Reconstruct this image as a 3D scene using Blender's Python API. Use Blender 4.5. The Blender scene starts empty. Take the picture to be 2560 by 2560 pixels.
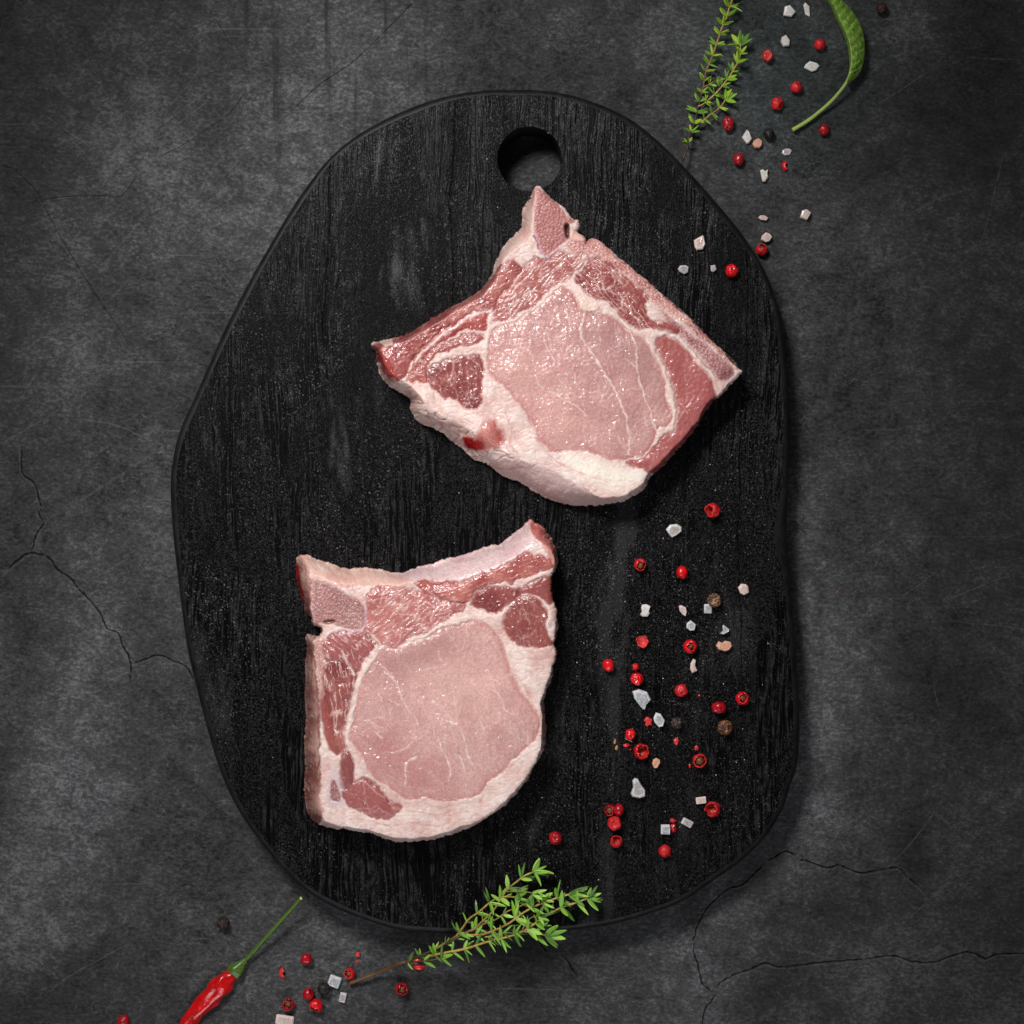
import bpy, bmesh, math, random
import numpy as np
from mathutils import Vector, Matrix, noise as mnoise
from mathutils.geometry import delaunay_2d_cdt

# ------------------------------------------------------------------ camera, world, light
scene = bpy.context.scene
H = 0.90                 # camera height over the tabletop (m)
S = 0.0002               # metres per photo pixel on the tabletop
BT = 0.022               # board thickness
cam_d = bpy.data.cameras.new('camera'); cam = bpy.data.objects.new('camera', cam_d)
scene.collection.objects.link(cam); scene.camera = cam
cam.location = (0, 0, H); cam.rotation_euler = (0, 0, 0)
cam_d.sensor_width = 36; cam_d.lens = 18.0 / (1280 * S / H)
cam_d.clip_start = 0.01; cam_d.clip_end = 20
cam_d.dof.use_dof = True; cam_d.dof.focus_distance = H - 0.042; cam_d.dof.aperture_fstop = 14.0
scene.render.resolution_x = 1024; scene.render.resolution_y = 1024

world = bpy.data.worlds.new('World'); scene.world = world; world.use_nodes = True
world.node_tree.nodes['Background'].inputs[0].default_value = (0.9, 0.95, 1.0, 1)
world.node_tree.nodes['Background'].inputs[1].default_value = 0.06

def area(name, loc, target, sx, sy, power, col, spread):
    l = bpy.data.lights.new(name, 'AREA'); l.shape = 'RECTANGLE'; l.size = sx; l.size_y = sy
    l.energy = power; l.color = col; l.spread = math.radians(spread)
    o = bpy.data.objects.new(name, l); scene.collection.objects.link(o); o.location = loc
    o.rotation_euler = (Vector(target) - Vector(loc)).to_track_quat('-Z', 'Y').to_euler()
    return o
area('key_softbox', (-0.30, 0.56, 0.86), (-0.05, -0.03, 0), 0.27, 0.22, 1.36, (1.0, 0.985, 0.972), 58)
area('fill_softbox', (-0.10, -0.80, 0.62), (-0.05, -0.02, 0), 0.6, 0.4, 0.62, (0.96, 0.97, 1.0), 80)
scene.view_settings.view_transform = 'Standard'; scene.view_settings.look = 'None'
scene.view_settings.exposure = 0.0; scene.view_settings.gamma = 1

# ------------------------------------------------------------------ helpers
COL = scene.collection
def P(x, y, z=0.0):
    f = (H - z) / H
    return Vector(((x - 1280) * S * f, (1280 - y) * S * f, z))
def lin(c):
    o = []
    for v in c[:3]:
        v = v / 255.0
        o.append(v / 12.92 if v <= 0.04045 else ((v + 0.055) / 1.055) ** 2.4)
    return np.array(o)
def link(o, parent=None):
    COL.objects.link(o)
    if parent: o.parent = parent
    return o
def tag(o, label=None, cat=None, group=None, kind=None):
    if label: o['label'] = label
    if cat: o['category'] = cat
    if group: o['group'] = group
    if kind: o['kind'] = kind
    return o
def empty(name, loc, label, cat, group=None):
    o = bpy.data.objects.new(name, None); o.empty_display_size = 0.005; link(o); o.location = loc
    return tag(o, label, cat, group)
def mesh_obj(name, verts, faces, mat, parent=None, smooth=True, cols=None, loc=None):
    me = bpy.data.meshes.new(name)
    me.from_pydata([tuple(v) for v in verts], [], faces)
    me.polygons.foreach_set('use_smooth', [smooth] * len(me.polygons))
    if cols is not None:
        a = me.color_attributes.new('Col', 'FLOAT_COLOR', 'POINT')
        a.data.foreach_set('color', np.asarray([(c[0], c[1], c[2], 1) for c in cols], dtype=np.float32).ravel())
    me.update()
    for m in (mat if isinstance(mat, (list, tuple)) else [mat]): me.materials.append(m)
    o = bpy.data.objects.new(name, me); link(o, parent)
    if loc is not None: o.location = loc
    return o
def catmull(pts, n=3, closed=True):
    pts = [np.array(p, float) for p in pts]; out = []; N = len(pts)
    rng = range(N if closed else N - 1)
    for i in rng:
        if closed: p0, p1, p2, p3 = pts[i - 1], pts[i], pts[(i + 1) % N], pts[(i + 2) % N]
        else: p0, p1, p2, p3 = pts[max(i - 1, 0)], pts[i], pts[i + 1], pts[min(i + 2, N - 1)]
        for k in range(n):
            t = k / n
            out.append(0.5 * ((2 * p1) + (-p0 + p2) * t + (2 * p0 - 5 * p1 + 4 * p2 - p3) * t * t + (-p0 + 3 * p1 - 3 * p2 + p3) * t ** 3))
    if not closed: out.append(pts[-1])
    return np.array(out)
_r = np.random.RandomState(7)
PERM = np.concatenate([_r.permutation(256)] * 2); GR = _r.rand(256) * 2 * np.pi
GX, GY = np.cos(GR), np.sin(GR)
def pn(x, y, seed=0):
    x = np.asarray(x, float) + seed * 17.31; y = np.asarray(y, float) + seed * 9.77
    xi = np.floor(x).astype(int); yi = np.floor(y).astype(int); fx = x - xi; fy = y - yi
    u = fx * fx * fx * (fx * (fx * 6 - 15) + 10); v = fy * fy * fy * (fy * (fy * 6 - 15) + 10)
    def g(ix, iy, dx, dy):
        h = PERM[(PERM[ix & 255] + iy) & 255]
        return GX[h] * dx + GY[h] * dy
    a = g(xi, yi, fx, fy); b = g(xi + 1, yi, fx - 1, fy); c = g(xi, yi + 1, fx, fy - 1); d = g(xi + 1, yi + 1, fx - 1, fy - 1)
    return 1.5 * ((a * (1 - u) + b * u) * (1 - v) + (c * (1 - u) + d * u) * v)
def fbm(x, y, o=3, seed=0):
    r = 0; a = 1; t = 0
    for k in range(o): r = r + a * pn(x * 2 ** k, y * 2 ** k, seed + k * 3); t += a; a *= 0.5
    return r / t
def sstep(a, b, x):
    t = np.clip((x - a) / (b - a), 0, 1); return t * t * (3 - 2 * t)
def seg_dist(X, Y, pts, closed):
    d = np.full(X.shape, 1e9); n = len(pts)
    for i in range(n if closed else n - 1):
        ax, ay = pts[i]; bx, by = pts[(i + 1) % n]; ex, ey = bx - ax, by - ay
        L = ex * ex + ey * ey + 1e-9
        t = np.clip(((X - ax) * ex + (Y - ay) * ey) / L, 0, 1)
        d = np.minimum(d, (X - ax - t * ex) ** 2 + (Y - ay - t * ey) ** 2)
    return np.sqrt(d)
def sdf(X, Y, pts, margin=40):
    out = np.full(X.shape, -1e3)
    x0, y0 = pts.min(0) - margin; x1, y1 = pts.max(0) + margin
    m = (X > x0) & (X < x1) & (Y > y0) & (Y < y1)
    x, y = X[m], Y[m]
    if x.size == 0: return out
    d = seg_dist(x, y, pts, True); ins = np.zeros(x.shape, bool); n = len(pts)
    for i in range(n):
        ax, ay = pts[i]; bx, by = pts[(i + 1) % n]
        c = (ay > y) != (by > y)
        if ay != by: ins ^= c & (x < (bx - ax) * (y - ay) / (by - ay) + ax)
    out[m] = np.where(ins, d, -d); return out
def zc(pts, ox, oy, f): return [(ox + x / f, oy + y / f) for x, y in pts]

# ------------------------------------------------------------------ materials
def new_mat(name):
    m = bpy.data.materials.new(name); m.use_nodes = True
    nt = m.node_tree; b = nt.nodes['Principled BSDF']; return m, nt, b
def N(nt, t, **kw):
    n = nt.nodes.new(t)
    for k, v in kw.items():
        if k in n.inputs.keys() if isinstance(k, str) else False: n.inputs[k].default_value = v
        else: setattr(n, k, v)
    return n
def L(nt, a, b): nt.links.new(a, b)
def tex_noise(nt, vec, scale, detail=3, rough=0.5, dist=0.0):
    n = nt.nodes.new('ShaderNodeTexNoise'); n.inputs['Scale'].default_value = scale
    n.inputs['Detail'].default_value = detail; n.inputs['Roughness'].default_value = rough; n.inputs['Distortion'].default_value = dist
    if vec: L(nt, vec, n.inputs['Vector'])
    return n.outputs['Fac']
def mapping(nt, vec, scale, rot=(0, 0, 0)):
    n = nt.nodes.new('ShaderNodeMapping'); n.inputs['Scale'].default_value = scale; n.inputs['Rotation'].default_value = rot
    L(nt, vec, n.inputs['Vector']); return n.outputs['Vector']
def mrange(nt, v, a, b, c=0.0, d=1.0, smooth=False):
    n = nt.nodes.new('ShaderNodeMapRange'); n.inputs[1].default_value = a; n.inputs[2].default_value = b
    n.inputs[3].default_value = c; n.inputs[4].default_value = d
    if smooth: n.interpolation_type = 'SMOOTHSTEP'
    L(nt, v, n.inputs[0]); return n.outputs[0]
def math_(nt, op, a, b=None):
    n = nt.nodes.new('ShaderNodeMath'); n.operation = op
    for i, v in enumerate((a, b)):
        if v is None: continue
        if isinstance(v, (int, float)): n.inputs[i].default_value = v
        else: L(nt, v, n.inputs[i])
    return n.outputs[0]
def mixc(nt, f, a, b, mode='MIX'):
    n = nt.nodes.new('ShaderNodeMix'); n.data_type = 'RGBA'; n.blend_type = mode
    for i, v in ((0, f), (6, a), (7, b)):
        if isinstance(v, (int, float)): n.inputs[i].default_value = v
        elif isinstance(v, (tuple, list, np.ndarray)): n.inputs[i].default_value = (*v[:3], 1)
        else: L(nt, v, n.inputs[i])
    return n.outputs[2]
def bump(nt, h, strength, dist, normal=None):
    n = nt.nodes.new('ShaderNodeBump'); n.inputs['Strength'].default_value = strength; n.inputs['Distance'].default_value = dist
    L(nt, h, n.inputs['Height'])
    if normal: L(nt, normal, n.inputs['Normal'])
    return n.outputs['Normal']
def attr(nt, name, out='Color'):
    n = nt.nodes.new('ShaderNodeAttribute'); n.attribute_name = name; return n.outputs[out]
def objco(nt): return nt.nodes.new('ShaderNodeTexCoord').outputs['Object']

def concrete_mat():
    m, nt, b = new_mat('dark_concrete'); co = objco(nt)
    big = tex_noise(nt, mapping(nt, co, (10, 8, 9), (0, 0, .6)), 1, 6, 0.66, 0.5)
    mid = tex_noise(nt, mapping(nt, co, (95, 120, 60), (0, 0, 0.5)), 1, 8, 0.78, 0.6)
    fine = tex_noise(nt, mapping(nt, co, (420, 620, 400), (0, 0, 0.2)), 1, 6, 0.82, 0.2)
    v = math_(nt, 'ADD', math_(nt, 'MULTIPLY', mrange(nt, big, 0.35, 0.65), 0.34), math_(nt, 'MULTIPLY', mrange(nt, mid, 0.34, 0.66), 0.30))
    v = math_(nt, 'ADD', v, math_(nt, 'MULTIPLY', mrange(nt, fine, 0.40, 0.62), 0.34))
    c = nt.nodes.new('ShaderNodeValToRGB'); L(nt, v, c.inputs[0])
    e = c.color_ramp.elements; e[0].position = 0.16; e[0].color = (0.0085, 0.0085, 0.009, 1); e[1].position = 1.0; e[1].color = (0.235, 0.236, 0.241, 1)
    k = e.new(0.55); k.color = (0.058, 0.058, 0.0607, 1)
    col = c.outputs[0]
    for ang, sx_, sy_, sc, lo, amt in ((0.62, 5, 420, 14, .665, .55), (-0.9, 6, 380, 11, .675, .5), (0.1, 7, 500, 17, .67, .4), (1.45, 4, 340, 9, .67, .45)):
        st = tex_noise(nt, mapping(nt, co, (sx_, sy_, 200), (0, 0, ang)), 1, 3, 0.55, 0.15)
        gm = mrange(nt, tex_noise(nt, co, sc, 3, 0.6), 0.5, 0.62)
        col = mixc(nt, math_(nt, 'MULTIPLY', math_(nt, 'MULTIPLY', mrange(nt, st, lo, lo + .06), gm), amt), col, (0.16, 0.16, 0.168))
    for sc_, th_, mk_, am_ in ((48, .012, 16, .5), (85, .020, 24, .6), (26, .006, 12, .5)):
        sq = tex_noise(nt, mapping(nt, co, (sc_, sc_ * 1.5, sc_), (0, 0, .4)), 1, 5, 0.62, 1.2)
        ln = mrange(nt, math_(nt, 'ABSOLUTE', math_(nt, 'SUBTRACT', sq, 0.5)), 0, th_, 1, 0)
        gm = mrange(nt, tex_noise(nt, co, mk_, 3, 0.65), 0.52, 0.64)
        gm = math_(nt, 'MULTIPLY', gm, mrange(nt, fine, .42, .56))
        col = mixc(nt, math_(nt, 'MULTIPLY', math_(nt, 'MULTIPLY', ln, gm), am_), col, (0.19, 0.19, 0.2))
    dv = tex_noise(nt, mapping(nt, co, (160, 6, 50)), 1, 4, 0.6, 0.2)
    sy = nt.nodes.new('ShaderNodeSeparateXYZ'); L(nt, co, sy.inputs[0])
    dm = math_(nt, 'MULTIPLY', mrange(nt, dv, 0.56, 0.68), math_(nt, 'MULTIPLY', mrange(nt, sy.outputs[1], 0.08, 0.2), mrange(nt, math_(nt, 'ABSOLUTE', math_(nt, 'ADD', sy.outputs[0], 0.09)), 0.04, 0.09, 1, 0)))
    col = mixc(nt, math_(nt, 'MULTIPLY', dm, .75), col, (0.016, 0.016, 0.017))
    stk = tex_noise(nt, mapping(nt, co, (700, 1300, 400), (0, 0, -0.4)), 1, 3, 0.7, 0.3)
    col = mixc(nt, math_(nt, 'MULTIPLY', mrange(nt, stk, 0.62, 0.72), mrange(nt, tex_noise(nt, co, 25, 4, .65), 0.45, 0.62, 0, .75)), col, (0.20, 0.20, 0.21))
    vo = nt.nodes.new('ShaderNodeTexVoronoi'); vo.inputs['Scale'].default_value = 120; L(nt, co, vo.inputs['Vector'])
    pit = mrange(nt, vo.outputs['Distance'], 0.03, 0.08, 1, 0)
    col = mixc(nt, math_(nt, 'MULTIPLY', pit, mrange(nt, tex_noise(nt, co, 30, 2), 0.52, 0.62, 0, 0.8)), col, (0.010, 0.010, 0.010))
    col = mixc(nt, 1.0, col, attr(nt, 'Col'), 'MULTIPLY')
    col = mixc(nt, attr(nt, 'scratch_lit_lip', 'Fac'), col, (0.15, 0.15, 0.157))
    col = mixc(nt, attr(nt, 'crack', 'Fac'), col, (0.007, 0.007, 0.007))
    L(nt, col, b.inputs['Base Color']); b.inputs['Roughness'].default_value = 0.72
    b.inputs['Specular IOR Level'].default_value = 0.25
    h = math_(nt, 'ADD', fine, math_(nt, 'MULTIPLY', mid, 1.5))
    L(nt, bump(nt, h, 0.8, 0.0010), b.inputs['Normal']); return m

def board_mat(rim=False):
    m, nt, b = new_mat('charred_black_wood' + ('_edge' if rim else '')); co = objco(nt)
    wob = tex_noise(nt, mapping(nt, co, (14, 9, 9)), 1, 4, 0.55)
    wn = nt.nodes.new('ShaderNodeCombineXYZ'); L(nt, math_(nt, 'MULTIPLY', math_(nt, 'SUBTRACT', wob, 0.5), 0.016), wn.inputs[0])
    va = nt.nodes.new('ShaderNodeVectorMath'); L(nt, co, va.inputs[0]); L(nt, wn.outputs[0], va.inputs[1]); cw = va.outputs[0]
    g1 = tex_noise(nt, mapping(nt, cw, (600, 24, 300)), 1, 2, 0.5, 0.1)
    ridg = mrange(nt, math_(nt, 'ABSOLUTE', math_(nt, 'SUBTRACT', g1, 0.5)), 0.0, 0.12, 1, 0)      # fine raised grain lines
    brk = tex_noise(nt, mapping(nt, cw, (420, 190, 300)), 1, 4, 0.7)
    ridg = math_(nt, 'MULTIPLY', ridg, mrange(nt, brk, 0.36, 0.60, .15, 1))
    peb = tex_noise(nt, mapping(nt, cw, (720, 520, 600)), 1, 3, 0.6, 0.3)
    pebr = mrange(nt, math_(nt, 'ABSOLUTE', math_(nt, 'SUBTRACT', peb, 0.5)), 0.0, 0.10, 1, 0)
    pebr = math_(nt, 'MULTIPLY', pebr, mrange(nt, tex_noise(nt, mapping(nt, cw, (1300, 900, 900)), 1, 2, .6), 0.4, 0.6))
    zm = tex_noise(nt, mapping(nt, co, (30, 7, 10)), 1, 6, 0.68, 0.5)
    mask = mrange(nt, zm, 0.46, 0.58, 0, 1, True)                                                   # pebbled zones
    zs = tex_noise(nt, mapping(nt, co, (30, 6.5, 10), (0, 0, 0.03)), 1, 7, 0.68, 0.3)
    smooth = mrange(nt, zs, 0.57, 0.68, 0, 1, True)                                                 # planed smooth zones
    mx = nt.nodes.new('ShaderNodeMix'); L(nt, mask, mx.inputs[0]); L(nt, ridg, mx.inputs[2]); L(nt, pebr, mx.inputs[3]); hh = mx.outputs[0]
    sx = nt.nodes.new('ShaderNodeSeparateXYZ'); L(nt, cw, sx.inputs[0])
    rough_amt = math_(nt, 'SUBTRACT', 1.0, math_(nt, 'MULTIPLY', smooth, .85))
    hh = math_(nt, 'MULTIPLY', hh, rough_amt)
    fine = tex_noise(nt, mapping(nt, co, (1900, 700, 1500)), 1, 2, 0.6)
    hb = math_(nt, 'ADD', hh, math_(nt, 'MULTIPLY', fine, 0.25))
    hb = math_(nt, 'ADD', hb, math_(nt, 'MULTIPLY', tex_noise(nt, mapping(nt, cw, (60, 12, 60)), 1, 3, .5), 2.2))
    lnall = None
    for xs_, ya, yb in ((0.0546, 0.06, 0.16), (-0.0905, 0.02, 0.12), (0.114, -0.2, -0.05), (-0.028, -0.05, 0.05)):
        ln = mrange(nt, math_(nt, 'ABSOLUTE', math_(nt, 'SUBTRACT', sx.outputs[0], xs_)), 0.0001, 0.0005, 1, 0)
        ln = math_(nt, 'MULTIPLY', ln, mrange(nt, sx.outputs[1], ya, yb, 0, 1)); hb = math_(nt, 'SUBTRACT', hb, math_(nt, 'MULTIPLY', ln, 0.8))
        lnall = ln if lnall is None else math_(nt, 'MAXIMUM', lnall, ln)
    low = mixc(nt, smooth, (0.0008, 0.0008, 0.0010), (0.0070, 0.0068, 0.0084))  # smooth zones paler, their sheen partly painted into the base colour
    col = mixc(nt, math_(nt, 'POWER', mrange(nt, hh, 0.12, 1.0), 1.5), low, (0.031, 0.0305, 0.0335))  # grey ridge highlights and dark grooves painted into the base colour
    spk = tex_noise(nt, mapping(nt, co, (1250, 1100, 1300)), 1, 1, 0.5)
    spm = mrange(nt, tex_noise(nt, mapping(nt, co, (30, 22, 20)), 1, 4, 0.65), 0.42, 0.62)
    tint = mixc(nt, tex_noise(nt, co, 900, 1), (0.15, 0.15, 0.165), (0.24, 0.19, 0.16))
    col = mixc(nt, math_(nt, 'MULTIPLY', math_(nt, 'MULTIPLY', mrange(nt, spk, 0.66, 0.75), spm), 0.75), col, tint)  # pale specks: salt dust, and glints painted as base colour
    col = mixc(nt, lnall, col, (0.0008, 0.0008, 0.0008))
    if rim: col = mixc(nt, mrange(nt, tex_noise(nt, mapping(nt, co, (300, 120, 300)), 1, 4, .65), .35, .65), (0.0035, 0.0035, 0.004), (0.0125, 0.0125, 0.0135))
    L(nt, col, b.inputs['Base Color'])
    if rim: b.inputs['Roughness'].default_value = 0.5; b.inputs['Specular IOR Level'].default_value = 0.22
    else:
        L(nt, mrange(nt, smooth, 0, 1, 0.30, 0.42), b.inputs['Roughness'])
        L(nt, mrange(nt, smooth, 0, 1, 0.15, 0.42), b.inputs['Specular IOR Level'])
    L(nt, bump(nt, hb if not rim else fine, 1.0 if not rim else 0.3, 0.00034), b.inputs['Normal']); return m

def meat_mat():
    m, nt, b = new_mat('raw_pork'); co = objco(nt)
    wet = attr(nt, 'wet', 'Fac')
    n1 = tex_noise(nt, co, 1300, 3, 0.62, 0.1); n2 = tex_noise(nt, co, 330, 3, 0.6, 0.2)
    n4 = tex_noise(nt, mapping(nt, co, (700, 1500, 900), (0, 0, 0.4)), 1, 2, 0.55, 0.2)
    col = mixc(nt, 1.0, attr(nt, 'Col'), mixc(nt, mrange(nt, n1, 0.3, 0.7), (0.80, 0.77, 0.77), (1.15, 1.18, 1.18)), 'MULTIPLY')
    col = mixc(nt, mrange(nt, wet, 0.3, 0.8, 0.35, 1.0), attr(nt, 'Col'), col)
    L(nt, col, b.inputs['Base Color'])
    b.inputs['Subsurface Weight'].default_value = 0.12; b.inputs['Subsurface Radius'].default_value = (1.0, 0.35, 0.25)
    b.inputs['Subsurface Scale'].default_value = 0.0016
    L(nt, mrange(nt, wet, 0, 1, 0.6, 0.36), b.inputs['Roughness'])
    clump = mrange(nt, tex_noise(nt, co, 60, 3, 0.6), 0.38, 0.54, 0.35, 1)
    gl = mrange(nt, tex_noise(nt, co, 420, 2, 0.6), 0.44, 0.55, 0.15, 1)
    L(nt, math_(nt, 'MULTIPLY', math_(nt, 'MULTIPLY', mrange(nt, wet, 0.25, 1, 0.03, 1.0), clump), gl), b.inputs['Coat Weight'])
    b.inputs['Coat Roughness'].default_value = 0.13
    h = math_(nt, 'ADD', math_(nt, 'MULTIPLY', n2, 1.2), math_(nt, 'MULTIPLY', n1, .7))
    L(nt, bump(nt, h, 0.15, 0.0004), b.inputs['Normal'])
    h2 = tex_noise(nt, mapping(nt, co, (620, 900, 800), (0, 0, 0.35)), .8, 1.2, 0.5, 0.3)
    L(nt, bump(nt, h2, 1.0, 0.00052), b.inputs['Coat Normal'])
    b.inputs['Specular IOR Level'].default_value = 0.45; b.inputs['Coat IOR'].default_value = 1.6
    return m

def simple_mat(name, c, rough=0.4, coat=0.0, sss=0.0, nscale=600, var=0.25, bs=0.2, spec=0.5, attrcol=False, trans=0.0, ssscale=0.001, bdist=0.0003):
    m, nt, b = new_mat(name); co = objco(nt); c = lin(c) if max(c) > 1.0 else np.array(c)
    n = tex_noise(nt, co, nscale, 3, 0.6, 0.4)
    base = attr(nt, 'Col') if attrcol else tuple(c)
    sc = mixc(nt, mrange(nt, n, 0.3, 0.7), (1 - var,) * 3, (1 + var,) * 3)
    L(nt, mixc(nt, 1.0, base, sc, 'MULTIPLY'), b.inputs['Base Color'])
    b.inputs['Roughness'].default_value = rough; b.inputs['Coat Weight'].default_value = coat; b.inputs['Coat Roughness'].default_value = 0.12
    b.inputs['Specular IOR Level'].default_value = spec
    if sss: b.inputs['Subsurface Weight'].default_value = sss; b.inputs['Subsurface Scale'].default_value = ssscale
    if trans: b.inputs['Transmission Weight'].default_value = trans
    L(nt, bump(nt, n, bs, bdist), b.inputs['Normal']); return m

def salt_mat(name, c, tr, whit):
    m, nt, b = new_mat(name); co = objco(nt); e = attr(nt, 'frost_scatter', 'Fac')
    n = tex_noise(nt, co, 650, 3, 0.6, 0.3)
    L(nt, mixc(nt, e, tuple(lin(c) * 0.92), tuple(np.minimum(lin(c) * 1.06, 1))), b.inputs['Base Color'])
    t1 = mrange(nt, n, 0.35, 0.65, min(1, tr + 0.10) * .85, max(0, tr - 0.2) * .7)
    L(nt, math_(nt, 'MULTIPLY', t1, mrange(nt, e, 0, 1, 1.0, 0.25)), b.inputs['Transmission Weight'])
    b.inputs['Roughness'].default_value = 0.16; b.inputs['IOR'].default_value = 1.5
    b.inputs['Subsurface Weight'].default_value = .25; b.inputs['Subsurface Scale'].default_value = .001
    L(nt, bump(nt, n, 0.22, 0.0003), b.inputs['Normal']); return m

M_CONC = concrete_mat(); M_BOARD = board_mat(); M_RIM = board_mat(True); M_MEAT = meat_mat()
M_PINK = [simple_mat('pink_pepper_red', (218, 16, 28), 0.30, 0.45, 0.12, 900, 0.22, 0.35),
          simple_mat('pink_pepper_crimson', (168, 6, 24), 0.32, 0.4, 0.1, 900, 0.25, 0.35),
          simple_mat('pink_pepper_coral', (208, 52, 50), 0.45, 0.2, 0.1, 900, 0.25, 0.4),
          simple_mat('pink_pepper_dull', (196, 24, 32), 0.50, 0.12, 0.1, 420, 0.55, 0.9, bdist=0.0005),
          simple_mat('pink_pepper_dark', (164, 10, 24), 0.36, 0.35, 0.1, 420, 0.5, 0.7, bdist=0.0004)]
M_PIN = simple_mat('pepper_shell_inside', (176, 40, 26), 0.4, 0.2, 0, 900, 0.4, 0.4)
M_SEED = simple_mat('pepper_seed_brown', (110, 58, 22), 0.5, 0.1, 0, 1200, 0.5, 0.6)
M_DIM = simple_mat('pepper_scar_dark', (50, 8, 6), 0.6, 0, 0, 900, 0.3, 0.3)
M_BLACKP = [simple_mat('black_pepper_brown', (92, 62, 44), 0.5, 0.1, 0, 1200, 0.55, 1.0, attrcol=True, bdist=0.0006)]
M_SALT = {'w': salt_mat('salt_white', (238, 232, 226), 0.22, 1), 'c': salt_mat('salt_clear', (244, 246, 250), 0.85, 0),
          'p': salt_mat('salt_blush', (236, 214, 204), 0.32, 1), 'o': salt_mat('salt_orange', (236, 178, 150), 0.25, 1),
          'g': salt_mat('salt_grey', (226, 220, 218), 0.65, 1)}
M_LEAF = simple_mat('thyme_green', (90, 130, 40), 0.42, 0.12, 0.1, 1500, 0.2, 0.35, attrcol=True)
M_STEM = simple_mat('thyme_stem', (150, 125, 60), 0.5, 0.1, 0, 800, 0.3, 0.5, attrcol=True)
M_CHILI = simple_mat('red_chili_skin', (204, 5, 7), 0.26, 0.75, 0.05, 160, 0.35, 0.5, bdist=0.0022)
M_CALYX = simple_mat('chili_green', (72, 98, 22), 0.42, 0.15, 0, 700, 0.25, 0.5, attrcol=True)
M_SAGE = simple_mat('sage_green', (70, 110, 30), 0.8, 0.0, 0.1, 1500, 0.25, 0.9, attrcol=True, bdist=0.0006)

# ------------------------------------------------------------------ tabletop with real cracks (grooves in the mesh)
A = (0, 1000, 2.76); B_ = (1640, 1960, 2.1); C_ = (0, 0, 2.1467); R_ = (1800, 400, 1.288); D_ = (1150, 2120, 5.084); F_ = (0, 0, 0.75469)
cracks = [
 (A, 1.6, [(150,310),(152,420),(160,510),(240,575),(265,660),(290,740)]),
 (A, 1.7, [(265,760),(280,810),(300,850),(255,920),(235,980),(225,1040)]),
 (A, 2.6, [(60,1160),(120,1110),(170,1070),(225,1057),(310,1075),(360,1110),(400,1170),(490,1230),(540,1300),(620,1380),(690,1470),(740,1575),(820,1610),(850,1700),(890,1770),(905,1850),(900,1932)]),
 (A, 1.8, [(925,1806),(960,1805),(1060,1765),(1130,1765),(1200,1800),(1280,1835),(1340,1930)]),
 (B_, 2.3, [(590,403),(630,378),(680,352),(735,375)]),
 (B_, 2.6, [(750,400),(800,405),(860,430),(910,438),(960,425),(1010,445),(1080,465),(1150,455),(1260,438),(1310,480),(1380,540)]),
 (B_, 2.4, [(560,425),(500,485),(450,530),(390,545),(330,590),(275,640),(240,700),(205,780),(200,880),(225,960),(240,1040),(290,1085)]),
 (B_, 2.2, [(312,1105),(290,1140),(250,1200),(250,1330)]),
 (B_, 2.0, [(325,1060),(335,1045),(410,1000),(500,970),(575,940),(640,958),(760,950),(880,935),(1000,925),(1120,915),(1240,900),(1320,925),(1400,937),(1480,930),(1560,900),(1650,882),(1730,915),(1800,890),(1980,890)]),
 (D_, 1.5, [(960,1115),(1040,1240),(1130,1340)]),
 (D_, 1.5, [(1270,1350),(1360,1420),(1420,1530),(1500,1630)]),
 (F_, 1.2, [(535,225),(590,170),(640,135),(680,105),(740,45),(790,-5)]),
 (C_, 0.9, [(210,1075),(350,1055),(560,1050),(650,1050),(740,940)]),
 (C_, 0.9, [(850,840),(970,785),(1100,700),(1230,610),(1310,500)]),
 (C_, 1.0, [(0,880),(70,905),(130,960),(200,1030),(250,1130),(330,1280),(450,1480),(560,1650),(650,1780),(740,1932)]),
 (C_, 0.9, [(1090,20),(1150,90),(1210,190),(1240,250)]),
 (F_, 0.8, [(400,470),(425,520),(455,560)]),
]
scr = [
 (A, 3.0, 0.55, [(520,130),(650,145),(760,165),(860,195),(950,240),(1040,280)]),
 (A, 5.0, 0.22, [(330,830),(500,730),(700,600),(900,470),(1190,280)]),
 (C_, 2.6, 0.4, [(370,740),(460,830),(560,970)]),
 (C_, 2.4, 0.5, [(1120,1330),(1200,1470),(1290,1620)]),
 (C_, 2.4, 0.35, [(1050,650),(1300,620)]),
 (C_, 7.0, 0.6, [(1230,458),(1280,465),(1340,455),(1390,438)]),
 (R_, 4.0, 0.4, [(150,370),(250,320),(340,285)]),
 (R_, 2.4, 0.3, [(600,180),(740,110),(979,65)]),
 (R_, 2.2, 0.2, [(780,330),(979,250)]),
 (B_, 2.4, 0.25, [(790,1200),(980,1020),(1170,845)]),
 (B_, 2.6, 0.25, [(1210,815),(1400,640),(1600,460)]),
 (B_, 2.0, 0.25, [(1050,230),(1240,50)]),
]
_rs = random.Random(17)
for _ in range(130):
    a0 = _rs.choice((-.65, -.6, .75, 1.5, .1, 2.4)) + _rs.gauss(0, .15); x0 = _rs.uniform(-50, 2600); y0 = _rs.uniform(-50, 2600); ln = _rs.uniform(40, 260)
    p_ = [(x0, y0)]
    for k in range(3):
        a0 += _rs.gauss(0, .06); x0 += math.cos(a0) * ln / 3; y0 += math.sin(a0) * ln / 3; p_.append((x0, y0))
    scr.append(((0, 0, 1), _rs.uniform(1.3, 2.4), _rs.uniform(.14, .55), p_))
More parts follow.
